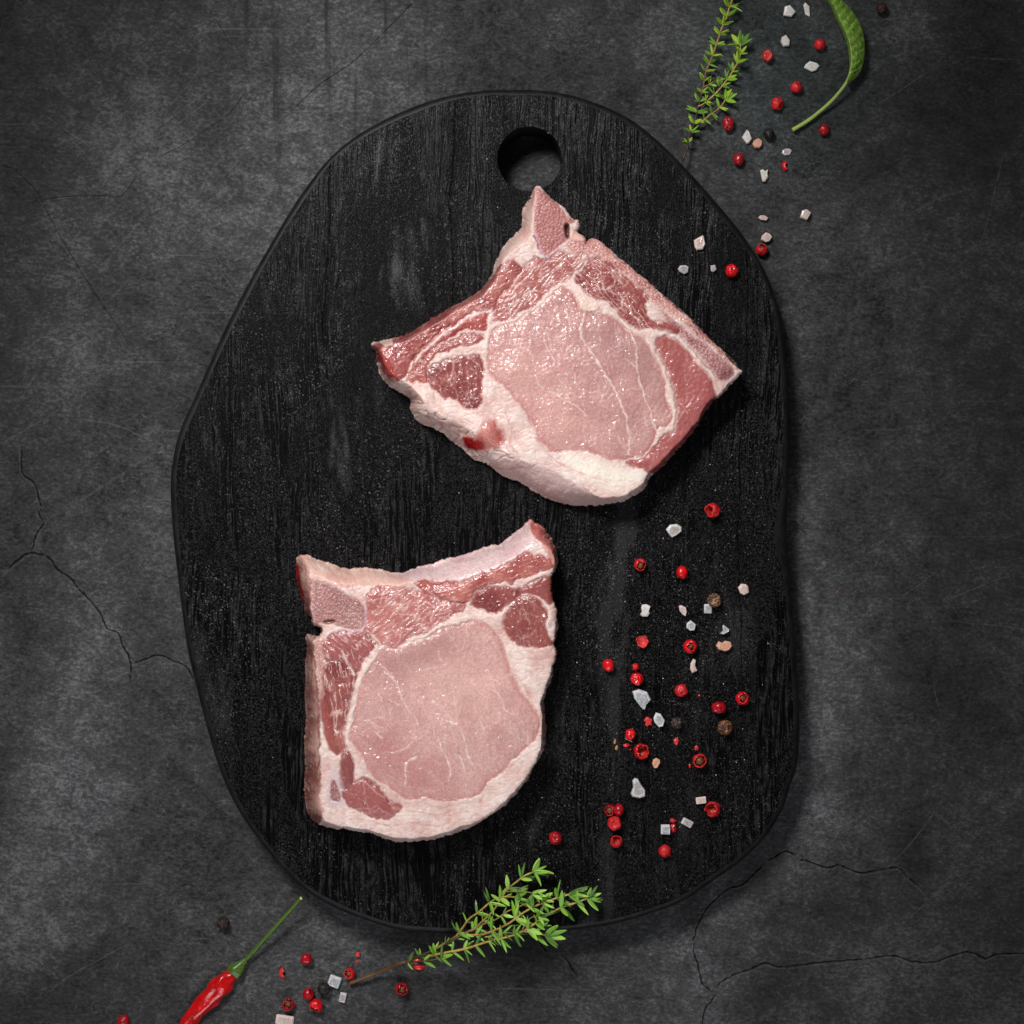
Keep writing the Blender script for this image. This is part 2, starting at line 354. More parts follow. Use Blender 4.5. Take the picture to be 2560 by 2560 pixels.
blobs = [(1080,90,170,150,.35),(860,100,120,150,.3),(760,640,90,260,.25),(560,760,160,160,.2),(780,420,120,230,.25),(420,1290,75,190,.55),(300,1120,120,60,.25),(260,430,160,120,.25),
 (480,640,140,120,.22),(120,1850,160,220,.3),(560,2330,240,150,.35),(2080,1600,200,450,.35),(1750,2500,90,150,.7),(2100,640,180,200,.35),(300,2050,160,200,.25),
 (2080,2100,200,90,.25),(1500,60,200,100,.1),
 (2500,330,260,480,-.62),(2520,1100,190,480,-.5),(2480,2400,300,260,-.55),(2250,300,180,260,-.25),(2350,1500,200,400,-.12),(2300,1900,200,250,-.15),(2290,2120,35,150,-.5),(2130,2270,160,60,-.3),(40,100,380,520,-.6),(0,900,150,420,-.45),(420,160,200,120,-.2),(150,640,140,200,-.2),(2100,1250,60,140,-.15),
 (60,1560,60,60,-.4),(1950,2480,160,120,-.4),(1350,2400,220,70,-.3),(260,330,70,90,-.1),(2400,1750,120,300,-.3),(2300,2560,150,100,-.3),(700,2560,200,60,-.1),(100,2560,200,140,-.25)]  # concrete blotches, with vignette and light falloff painted in as darker edges and corners
def build_table():
    rnd = random.Random(3)
    pts = []; edges = []; info = []
    x0, x1, y0, y1, st = -1400, 3960, -1400, 3960, 34
    def ribbon(path, w, val, kind, depth):
        p = catmull(path, 6, False); n = len(p)
        rows = []
        for i in range(n):
            t = p[min(i + 1, n - 1)] - p[max(i - 1, 0)]; t = t / (np.linalg.norm(t) + 1e-9); nn = np.array((-t[1], t[0]))
            jit = (rnd.random() - .5) * (2.6 if kind == 'c' and w > 1.2 else 0.6)
            ww = w * (0.4 + 1.1 * rnd.random() ** 1.3) * min(1, (i + .4) / 3, (n - i - .6) / 3)
            c = p[i] + nn * jit; rows.append((c + nn * ww, c, c - nn * ww))
        base = len(pts)
        for r in rows:
            for k, q in enumerate(r):
                pts.append((q[0], q[1])); info.append((kind, val * (0.7 + .3 * rnd.random()) if k == 1 else 0.0, depth if k == 1 else 0.0))
        for i in range(n - 1):
            for k in range(3): edges.append((base + 3 * i + k, base + 3 * (i + 1) + k))
    for (ox, oy, f), w, pth in cracks:
        q = zc(pth, ox, oy, f); ribbon(q, w * 1.15, 1.0 if w > 1.3 else .8, 'c', -0.0012 if w > 1.3 else -0.0005)
        if w > 1.4:
            qq = np.array(q); tt = np.gradient(qq, axis=0); tt /= np.linalg.norm(tt, axis=1)[:, None] + 1e-9; nn = np.stack([-tt[:, 1], tt[:, 0]], 1)
            nn *= np.where(nn[:, 1:2] < 0, -1, 1); ribbon([tuple(v_) for v_ in (qq + nn * 5.5)], 1.8, .42, 's', 0.0)  # lit lip of the crack, painted as a pale line beside it
    for (ox, oy, f), w, v, pth in scr: ribbon(zc(pth, ox, oy, f), w, v, 's', 0.0)
    ncr = len(pts)
    for x in np.arange(x0, x1 + 1, st):
        for y in np.arange(y0, y1 + 1, st):
            jx = 0 if x in (x0,) or x + st > x1 else (rnd.random() - .5) * 8
            pts.append((x + jx, y + (rnd.random() - .5) * 6 * (y0 < y < x1 - st))); info.append(('g', 0, 0))
    res = delaunay_2d_cdt([Vector(p) for p in pts], edges, [], 0, 1e-4)
    v2, fc, ov = res[0], res[2], res[3]
    V = np.array([(p.x, p.y) for p in v2]); n = len(V)
    crack = np.zeros(n); scrt_lip = np.zeros(n); z = np.zeros(n)
    for i, o in enumerate(ov):
        for k in o:
            kd, val, dp = info[k]
            if kd == 'c': crack[i] = max(crack[i], val); z[i] = min(z[i], dp)
            elif kd == 's': scrt_lip[i] = max(scrt_lip[i], val)
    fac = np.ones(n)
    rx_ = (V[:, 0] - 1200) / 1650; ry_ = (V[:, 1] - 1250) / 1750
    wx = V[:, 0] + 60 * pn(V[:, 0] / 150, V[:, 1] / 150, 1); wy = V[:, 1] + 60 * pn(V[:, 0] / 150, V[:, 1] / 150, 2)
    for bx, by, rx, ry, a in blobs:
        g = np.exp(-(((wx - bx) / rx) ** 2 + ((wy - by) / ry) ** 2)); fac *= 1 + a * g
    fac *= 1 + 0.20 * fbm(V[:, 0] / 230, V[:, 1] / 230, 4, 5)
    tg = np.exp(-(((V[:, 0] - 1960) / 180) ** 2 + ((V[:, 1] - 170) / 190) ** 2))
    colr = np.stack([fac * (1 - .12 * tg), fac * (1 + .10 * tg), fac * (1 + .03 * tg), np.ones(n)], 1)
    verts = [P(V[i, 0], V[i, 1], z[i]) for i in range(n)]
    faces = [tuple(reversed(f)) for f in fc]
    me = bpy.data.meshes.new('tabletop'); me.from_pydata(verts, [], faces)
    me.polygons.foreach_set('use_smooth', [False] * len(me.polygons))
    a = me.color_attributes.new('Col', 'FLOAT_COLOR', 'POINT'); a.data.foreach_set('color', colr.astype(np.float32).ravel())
    for nm, arr in (('crack', crack), ('scratch_lit_lip', scrt_lip)):
        a = me.attributes.new(nm, 'FLOAT', 'POINT'); a.data.foreach_set('value', arr.astype(np.float32))
    me.materials.append(M_CONC); me.update()
    o = bpy.data.objects.new('tabletop', me); link(o); tag(o, 'dark grey cracked concrete tabletop under the board', kind='structure')
build_table()

# ------------------------------------------------------------------ cutting board
BO = [(960,170),(1040,173),(1110,190),(1180,220),(1240,265),(1300,325),(1358,390),(1402,445),(1440,505),(1465,570),(1477,630),(1484,700),(1488.5,760),(1489,860),(1486,940),(1484,1000),
 (1488.5,1081),(1496,1160),(1503.7,1263),(1508.5,1357),(1505,1434),(1491,1482),(1475,1529),(1446,1576),(1399,1623),(1345,1662),(1291,1698),(1237,1720),(1160,1742),(1080,1754),(1000,1760),
 (900,1763),(820,1760),(754,1754),(692,1736),(634,1713),(575,1678),(520,1623),(458,1541),(419,1463),(393,1381),(360,1252),(347,1178),(336,1088),(327,1010),(322,925),(326,870),(340,812),
 (366,754),(396,685),(430,610),(474,525),(510,462),(545,403),(577,355),(618,303),(665,262),(720,229),(780,202),(840,183),(900,173)]
BO = np.array([(x * 1.32505, y * 1.32505) for x, y in BO])
BOS = catmull(BO, 5)
def on_board(x, y):
    return float(sdf(np.array([x * 1.0]), np.array([y * 1.0]), BOS, 4000)[0]) > 0
def build_board():
    root = empty('cutting_board', (0, 0, 0), 'large black charred wood cutting board with a round hanging hole near its top', 'cutting board')
    n = len(BOS)
    tan = np.roll(BOS, -1, 0) - np.roll(BOS, 1, 0); tan /= np.linalg.norm(tan, axis=1)[:, None]
    nor = np.stack([-tan[:, 1], tan[:, 0]], 1)             # inward for clockwise (y down)
    if on_board(*(BOS[0] - nor[0] * 10)): nor = -nor
    wv = 1 + 0.25 * pn(np.arange(n) / 13.0, np.zeros(n), 4)
    prof = []
    for k in range(7):
        a = k / 6 * math.pi / 2
        prof.append((17 * (1 - math.cos(a)) , BT - 0.0042 * (1 - math.sin(a))))
    rings = [(9, 0.0006), (3, 0.004), (0, 0.010)] + prof
    v = []; f = []
    for off, z in rings:
        for i in range(n):
            q = BOS[i] + nor[i] * off * ((wv[i] + (1.0 * math.exp(-((BOS[i][1] - 1335) / 70) ** 2) if BOS[i][0] > 1800 else 0)) if z > .015 else 1)
            v.append(P(q[0], q[1], 0.018) * 1.0); v[-1].z = z
    for r in range(len(rings) - 1):
        for i in range(n):
            j = (i + 1) % n; f.append((r * n + i, r * n + j, (r + 1) * n + j, (r + 1) * n + i))
    mesh_obj('board_rim', v, f, M_RIM, root)
    top = v[-n:]
    hc = P(1324, 397, BT); hr = 81 * S * (H - BT) / H
    m = 96; rr = [hr * (1 + 0.006 * math.sin(i * 2.3) + 0.004 * random.Random(i).random()) for i in range(m)]
    hole = [Vector((hc.x + rr[i] * math.cos(i * 2 * math.pi / m), hc.y + rr[i] * math.sin(i * 2 * math.pi / m), BT)) for i in range(m)]
    # fill the top between outline and hole, with a lattice of inner points for an even sheet
    P2 = [Vector((p.x, p.y)) for p in top] + [Vector((p.x, p.y)) for p in hole]
    E = [(i, (i + 1) % n) for i in range(n)] + [(n + i, n + (i + 1) % m) for i in range(m)]
    res = delaunay_2d_cdt(P2, E, [], 1, 1e-7)
    vv = res[0]; ff = []
    for t in res[2]:
        c = sum((vv[k] for k in t), Vector((0, 0))) / len(t)
        if all(k >= n for k in t) and (c - Vector((hc.x, hc.y))).length < hr: continue
        ff.append(t)
    mesh_obj('board_top', [(p.x, p.y, BT) for p in vv], ff, M_BOARD, root, smooth=False)
    hv = []; hf = []
    for k, (z, s) in enumerate([(BT, 1), (BT - .0006, .99), (0.012, .985), (0.0006, .98)]):
        for p in hole: hv.append((hc.x + (p.x - hc.x) * s, hc.y + (p.y - hc.y) * s, z))
    for r in range(3):
        for i in range(m):
            j = (i + 1) % m; hf.append((r * m + i, r * m + j, (r + 1) * m + j, (r + 1) * m + i))
    mesh_obj('hole_wall', hv, hf, M_RIM, root)
build_board()

# ------------------------------------------------------------------ pork chops
FAT = lin((232, 206, 198)); FATW = lin((252, 238, 230)); FATP = lin((204, 152, 142))
def build_chop(label, org, outline, top, regions, veins, lumps, seed, T=0.021, step=2.0):
    ox, oy, f = org
    ol = catmull(zc(outline, ox, oy, f), 3); tp = catmull(zc(top, ox, oy, f), 3)
    xs = np.arange(ol[:, 0].min() - 8, ol[:, 0].max() + 8, step); ys = np.arange(ol[:, 1].min() - 8, ol[:, 1].max() + 8, step)
    X, Y = np.meshgrid(xs, ys)
    ex = X + 2.2 * pn(X / 14, Y / 14, 11) + 1.3 * pn(X / 5, Y / 5, 12); ey = Y + 2.2 * pn(X / 14, Y / 14, 13) + 1.3 * pn(X / 5, Y / 5, 14)
    so = sdf(ex, ey, ol, 60); st = sdf(X + 5 * pn(X / 40, Y / 40, 15), Y + 5 * pn(X / 40, Y / 40, 16), tp, 60)
    wx = X + 7 * pn(X / 45, Y / 45, seed + 1) + 4.6 * pn(X / 15, Y / 15, seed + 2) + 2.2 * pn(X / 6, Y / 6, seed + 3)
    wy = Y + 7 * pn(X / 45, Y / 45, seed + 4) + 4.6 * pn(X / 15, Y / 15, seed + 5) + 2.2 * pn(X / 6, Y / 6, seed + 6)
    t = np.where(st >= 0, 0, -st / (-st + np.maximum(so, 0) + 1e-6)); t = np.clip(t, 0, 1)
    h = T * np.power(np.clip(1 - t ** 1.7, 0, 1), 0.75)
    h = np.maximum(h, T * 0.2)
    slope = sstep(0.0, 0.25, t)
    # base fat colour
    n0 = fbm(X / 60, Y / 60, 3, seed + 20); n1 = fbm(X / 12, Y / 12, 3, seed + 21)
    u_ = np.clip(0.5 + 0.7 * n0 + 0.35 * n1, 0, 1)[..., None]
    col = FATP * (1 - u_) + FATW * u_; col = col * 0.72 + FAT * 0.28
    red = sstep(0.12, 0.6, fbm(X / 26, Y / 17, 4, seed + 22))[..., None] * 0.38
    col = col * (1 - red) + lin((198, 122, 112)) * red
    strand = sstep(.72, 1.0, 1 - np.abs(pn(X / 60 + n0, Y / 60 * 6 + n0 * 3, seed + 24)) * 2.2)[..., None] * .3
    col = col * (1 - strand) + lin((204, 150, 138)) * strand
    wet = np.full(X.shape, 0.35); owner = np.zeros(X.shape, int); own_w = np.full(X.shape, 0.5)
    dz = 0.00010 * n1 + 0.0006 * n0 * (1 + 2.0 * slope)
    fold = 1 - np.abs(pn(X / 30 + 0.6 * n0, Y / 16, seed + 30)) * 2.2
    fd = np.clip(fold, 0, 1) ** 5; dz = dz - 0.0011 * fd * (0.3 + slope)
    fk = (fd * .35 * (0.3 + slope))[..., None]; col = col * (1 - fk) + lin((178, 112, 98)) * fk
    names = [('fat', None)]
    for ri, R in enumerate(regions):
        poly = catmull(zc(R['p'], ox, oy, f), 3)
        wj = R.get('warp', 1.0)
        d = sdf(X + (wx - X) * wj, Y + (wy - Y) * wj, poly, 60); soft = R.get('soft', 3.0)
        if R.get('part') == 'muscle': d = d + 3.5 + 3.0 * pn(X / 20, Y / 20, seed + ri + 33)
        w = sstep(-soft, soft, d) * R.get('amt', 1.0)
        c = np.ones(X.shape + (3,)) * lin(R['c'])
        v1 = fbm(X / 70, Y / 70, 3, seed + ri * 7); v2 = fbm(X / 9, Y / 9, 2, seed + ri * 7 + 1)
        c = c * (1 + R.get('var', 0.16) * 1.3 * v1 + 0.13 * v2)[..., None]
        if 'c2' in R:
            k = sstep(-0.25, 0.45, v1)[..., None] * 0.8; c = c * (1 - k) + lin(R['c2']) * k
        z_ = -R.get('dz', 0.00025)
        z_ = z_ + 0.00022 * v2 + 0.0004 * v1
        dm = R.get('dome', .0007 if R.get('part') in ('muscle', 'loin') else 0)
        if dm: z_ = z_ + dm * (1 - np.exp(-np.maximum(d, 0) / 9)) - dm * .8
        if R.get('part') in ('muscle', 'loin', 'bone'):
            crs = np.exp(-(d / 2.6) ** 2) * (0.25 + .5 * sstep(-.1, .5, pn(X / 24, Y / 24, seed + ri + 90)))
            dz = dz - .0005 * crs; z_ = z_ - .0005 * crs; kk = (crs * .45)[..., None]; c = c * (1 - kk) + c * c * .75 * kk  # border groove, its crease shade also darkened into the colour
        if 'streak' in R:
            for (ang, la, lc, thr, amt, sc) in R['streak']:
                a = math.radians(ang); qx = X + (wx - X) * .4; qy = Y + (wy - Y) * .4; U = (qx * math.cos(a) + qy * math.sin(a)) / la; V = (-qx * math.sin(a) + qy * math.cos(a)) / lc
                r = 1 - np.abs(pn(U, V, seed + ri + int(ang) % 13)) * 2.2
                s = sstep(thr, 1.0, r) * amt * sstep(-0.5, 0.2, pn(X / 26, Y / 26, seed + ri + 40))
                c = c * (1 - s[..., None]) + lin(sc) * s[..., None]; z_ = z_ + 0.00035 * s
        if 'speck' in R:
            amt, ca, cb = R['speck']
            s = sstep(-0.25, 0.45, 0.7 * pn(X / 5, Y / 5, seed + 50) + 0.6 * pn(X / 2.6, Y / 2.6, seed + 51) + 0.5 * n0)[..., None] * amt
            c = c * (1 - s) + lin(ca) * s
            s = sstep(0.2, 0.6, pn(X / 4, Y / 4, seed + 52) + 0.4 * pn(X / 30, Y / 30, seed + 53))[..., None] * amt
            c = c * (1 - s) + lin(cb) * s
            z_ = z_ + 0.0004 * pn(X / 5, Y / 5, seed + 50)
        if 'rim' in R:                                   # a translucent skin right at the border of the piece
            rc, rw = R['rim']; s = np.exp(-(np.abs(d) / rw) ** 2)[..., None] * 0.55
            c = c * (1 - s) + lin(rc) * s
        for (nv, va, vs, vc) in R.get('rv', []):
            rr_ = random.Random(seed * 31 + ri); x0_, y0_ = poly.min(0); x1_, y1_ = poly.max(0)
            for _ in range(nv):
                cx, cy = rr_.uniform(x0_, x1_), rr_.uniform(y0_, y1_); aa = math.radians(va + rr_.gauss(0, 26)); pth = [(cx, cy)]
                for k in range(rr_.randint(3, 7)):
                    aa += rr_.gauss(0, .35); cx += math.cos(aa) * 8; cy += math.sin(aa) * 8; pth.append((cx, cy))
                pth = np.array(pth); m = (X > pth[:, 0].min() - 8) & (X < pth[:, 0].max() + 8) & (Y > pth[:, 1].min() - 8) & (Y < pth[:, 1].max() + 8)
                if not m.any(): continue
                dd = seg_dist(X[m] + (wx - X)[m] * .5, Y[m] + (wy - Y)[m] * .5, pth, False)
                sv = np.exp(-(dd / rr_.uniform(1.0, 1.9)) ** 2) * vs * rr_.uniform(.4, 1)
                c[m] = c[m] * (1 - sv[:, None]) + lin(vc) * sv[:, None]; z_[m] = z_[m] + .00015 * sv
        W = w[..., None]; col = col * (1 - W) + c * W; dz = dz * (1 - w) + z_ * w
        wet = wet * (1 - w) + R.get('wet', 0.8) * w
        if R.get('part'):
            names.append((R['part'], R.get('label')))
            m = w > 0.5; owner[m] = len(names) - 1
    # fat seams / marbling lines
    for (w, amt, sc, pth) in veins:
        p = catmull(zc(pth, ox, oy, f), 3, False)
        d = np.full(X.shape, 1e3); mg = 25; m = (X > p[:, 0].min() - mg) & (X < p[:, 0].max() + mg) & (Y > p[:, 1].min() - mg) & (Y < p[:, 1].max() + mg)
        d[m] = seg_dist(X[m] + (wx - X)[m] * .6, Y[m] + (wy - Y)[m] * .6, p, False)
        ww = w * (1 + 0.7 * pn(X / 18, Y / 18, seed + 60))
        s = np.exp(-(d / np.maximum(ww * 1.15, .8)) ** 2) * min(1, amt * 1.25) * np.clip(0.9 + 0.7 * pn(X / 22, Y / 22, seed + 61), 0, 1)
        col = col * (1 - s[..., None]) + lin(sc) * s[..., None]; dz = dz + 0.00025 * s * np.sign(sum(sc) - 300)
        wet = wet * (1 - s * .5)
    for (lx, ly, r, a) in lumps:
        q = zc([(lx, ly)], ox, oy, f)[0]; g = np.exp(-(((X - q[0]) ** 2 + (Y - q[1]) ** 2) / r ** 2)); h = h + a * g
    # broad sag so the cut face is not a perfect plane, and a rounded lip
    h = h + 0.0011 * fbm(X / 210, Y / 210, 2, seed + 70) + 0.0005 * pn(X / 60, Y / 60, seed + 71)
    h = h + dz - 0.0018 * np.exp(-np.maximum(so, 0) / 4.5)
    h = np.clip(h, 0.0012, 1)
    gy, gx = np.gradient(so, step); gl = np.sqrt(gx ** 2 + gy ** 2) + 1e-6; gx /= gl; gy /= gl
    ins = so > 0.0
    cell = ins[:-1, :-1] & ins[1:, :-1] & ins[:-1, 1:] & ins[1:, 1:]
    cp = np.zeros((cell.shape[0] + 2, cell.shape[1] + 2), bool); cp[1:-1, 1:-1] = cell
    allc = cp[:-1, :-1] & cp[1:, :-1] & cp[:-1, 1:] & cp[1:, 1:]; anyc = cp[:-1, :-1] | cp[1:, :-1] | cp[:-1, 1:] | cp[1:, 1:]
    bnd = anyc & ~allc
    mv = np.where(bnd, np.clip(so, 0, 2.5), 0)
    XX = X - gx * mv; YY = Y - gy * mv
    Z = BT + h; F_p = (H - Z) / H
    px = (XX - 1280) * S * F_p; py = (1280 - YY) * S * F_p
    # normals from the height field
    dzy, dzx = np.gradient(Z, step * S); nx, ny, nz = -dzx, dzy, np.ones_like(Z)
    k = np.where(bnd, 0.55, 0.0); nl = np.sqrt(nx ** 2 + ny ** 2 + 1); nx, ny, nz = nx / nl, ny / nl, nz / nl
    nx = nx * (1 - k) - gx * k; ny = ny * (1 - k) + gy * k; nz = nz * (1 - k) + .3 * k
    NY, NX = X.shape; idx = np.arange(NY * NX).reshape(NY, NX)
    ci, cj = np.nonzero(cell)
    quads = np.stack([idx[ci, cj], idx[ci + 1, cj], idx[ci + 1, cj + 1], idx[ci, cj + 1]], 1)
    qown = owner[ci, cj]
    pos = np.stack([px.ravel(), py.ravel(), Z.ravel()], 1); nrm = np.stack([nx.ravel(), ny.ravel(), nz.ravel()], 1)
    colf = col.reshape(-1, 3); wetf = wet.ravel()
    # side walls
    RK = 5; bi = np.nonzero(bnd.ravel())[0]; bmap = -np.ones(NY * NX, int); bmap[bi] = np.arange(len(bi)); base = NY * NX; nb = len(bi)
    ep, en, ec, ew = [pos], [nrm], [colf], [wetf]
    gxb, gyb = gx.ravel()[bi], gy.ravel()[bi]; zb = h.ravel()[bi]; Xb, Yb = X.ravel()[bi], Y.ravel()[bi]
    for r in range(1, RK + 1):
        tt = r / RK; zz = zb * (1 - tt) + 0.0 * tt
        off = (0.0006 * math.sin(tt * math.pi) - 0.0006 * tt) + 0.0004 * pn(Xb / 9, Yb / 9 + r * 1.7, seed + 80)
        ep.append(np.stack([pos[bi, 0] - gxb * off, pos[bi, 1] + gyb * off, BT + zz], 1))
        en.append(np.stack([-gxb, gyb, np.full(nb, .15)], 1))
        sc = colf[bi] * (0.92 + 0.25 * pn(Xb / 14, Yb / 14 + r * 2.1, seed + 81))[:, None]
        m = sstep(-.1, .5, pn(Xb / 22 + r * .8, Yb / 22, seed + 82))[:, None] * .45
        ec.append(sc * (1 - m) + lin((165, 92, 84)) * m); ew.append(np.full(nb, .5))
    pos = np.concatenate(ep); nrm = np.concatenate(en); colf = np.concatenate(ec); wetf = np.concatenate(ew)
    nrm /= np.linalg.norm(nrm, axis=1)[:, None]
    e = {}
    for q in range(len(quads)):
        a, b, c, d = quads[q]
        if bmap[a] < 0 and bmap[b] < 0 and bmap[c] < 0 and bmap[d] < 0: continue
        for s1, s2 in ((a, b), (b, c), (c, d), (d, a)):
            if bmap[s1] >= 0 and bmap[s2] >= 0: e[(s1, s2)] = q
    sq, sown = [], []
    for (s1, s2), q in e.items():
        if (s2, s1) in e: continue
        a, b = bmap[s1], bmap[s2]
        for r in range(RK):
            v1 = s1 if r == 0 else base + (r - 1) * nb + a; v2 = s2 if r == 0 else base + (r - 1) * nb + b
            sq.append((v2, v1, base + r * nb + a, base + r * nb + b)); sown.append(qown[q])
    quads = np.concatenate([quads, np.array(sq)]); qown = np.concatenate([qown, np.array(sown)])
    root = empty('pork_chop', (float(np.mean(px[cell_any(cell, px.shape)])), float(np.mean(py[cell_any(cell, px.shape)])), BT), label, 'pork chop', 'raw pork chops on the board')
    for k, (nm, lb) in enumerate(names):
        qs = quads[qown == k]
        if len(qs) == 0: continue
        used, inv = np.unique(qs, return_inverse=True); inv = inv.reshape(qs.shape)
        me = bpy.data.meshes.new(nm); me.vertices.add(len(used)); me.vertices.foreach_set('co', (pos[used] - np.array(root.location)).astype(np.float32).ravel())
        me.loops.add(inv.size); me.loops.foreach_set('vertex_index', inv.astype(np.int32).ravel())
        me.polygons.add(len(inv)); me.polygons.foreach_set('loop_start', np.arange(0, inv.size, 4, dtype=np.int32))
        me.polygons.foreach_set('use_smooth', np.ones(len(inv), bool)); me.update(calc_edges=True)
        a = me.color_attributes.new('Col', 'FLOAT_COLOR', 'POINT')
        a.data.foreach_set('color', np.concatenate([np.clip(colf[used], 0, .9), np.ones((len(used), 1))], 1).astype(np.float32).ravel())
        a = me.attributes.new('wet', 'FLOAT', 'POINT'); a.data.foreach_set('value', wetf[used].astype(np.float32))
        me.normals_split_custom_set_from_vertices(nrm[used].tolist())
        me.materials.append(M_MEAT); o = bpy.data.objects.new(nm, me); link(o, root)
        if lb: o['label'] = lb
    return root
def cell_any(cell, shp):
    m = np.zeros(shp, bool); m[:-1, :-1] = cell; return m

WV = (240, 212, 204)
O1 = (900, 440, 1.932)
out1 = [(850,48),(875,55),(900,85),(940,120),(990,160),(1025,205),(1055,215),(1058,245),(1045,265),(1060,280),(1090,300),(1098,318),(1120,300),(1150,310),(1195,345),(1240,385),(1290,425),(1340,470),(1390,505),(1430,545),(1480,585),(1530,630),(1580,670),(1625,715),(1660,755),(1710,805),(1760,850),(1800,890),(1830,930),(1847,942),(1820,975),(1790,1005),(1750,1050),(1715,1075),(1690,1105),(1660,1150),(1630,1200),(1590,1260),(1540,1310),(1515,1340),(1470,1390),(1430,1425),(1395,1455),(1385,1490),(1350,1525),(1300,1555),(1240,1575),(1160,1585),(1080,1588),(1010,1585),(940,1568),(870,1538),(810,1500),(760,1470),(720,1458),(680,1440),(640,1405),(600,1378),(560,1370),(530,1350),(490,1310),(450,1280),(400,1240),(350,1210),(300,1195),(265,1165),(245,1120),(245,1080),(215,1050),(180,1035),(130,1000),(100,965),(90,930),(85,890),(75,850),(55,808),(100,800),(160,782),(215,772),(280,735),(340,695),(400,660),(460,625),(520,595),(560,570),(590,545),(620,510),(645,465),(655,420),(690,350),(730,300),(765,270),(785,240),(785,180),(800,140),(830,95)]
top1 = [(850,52),(880,60),(905,85),(945,120),(992,160),(1030,205),(1060,215),(1062,245),(1050,265),(1095,305),(1150,308),(1200,348),(1290,425),(1390,505),(1480,590),(1580,680),(1660,760),(1760,855),(1830,932),(1845,945),(1790,1002),(1715,1070),(1680,1100),(1640,1165),(1590,1235),(1530,1300),(1460,1375),(1400,1430),(1370,1480),(1320,1520),(1260,1545),(1190,1552),(1120,1530),(1060,1490),(980,1445),(900,1405),(830,1375),(740,1345),(660,1300),(560,1235),(480,1195),(400,1160),(330,1110),(280,1050),(235,1000),(150,945),(115,890),(110,830),(150,815),(220,795),(290,762),(380,705),(470,650),(540,610),(600,572),(645,515),(672,455),(705,400),(770,335),(825,292),(836,230),(842,150)]
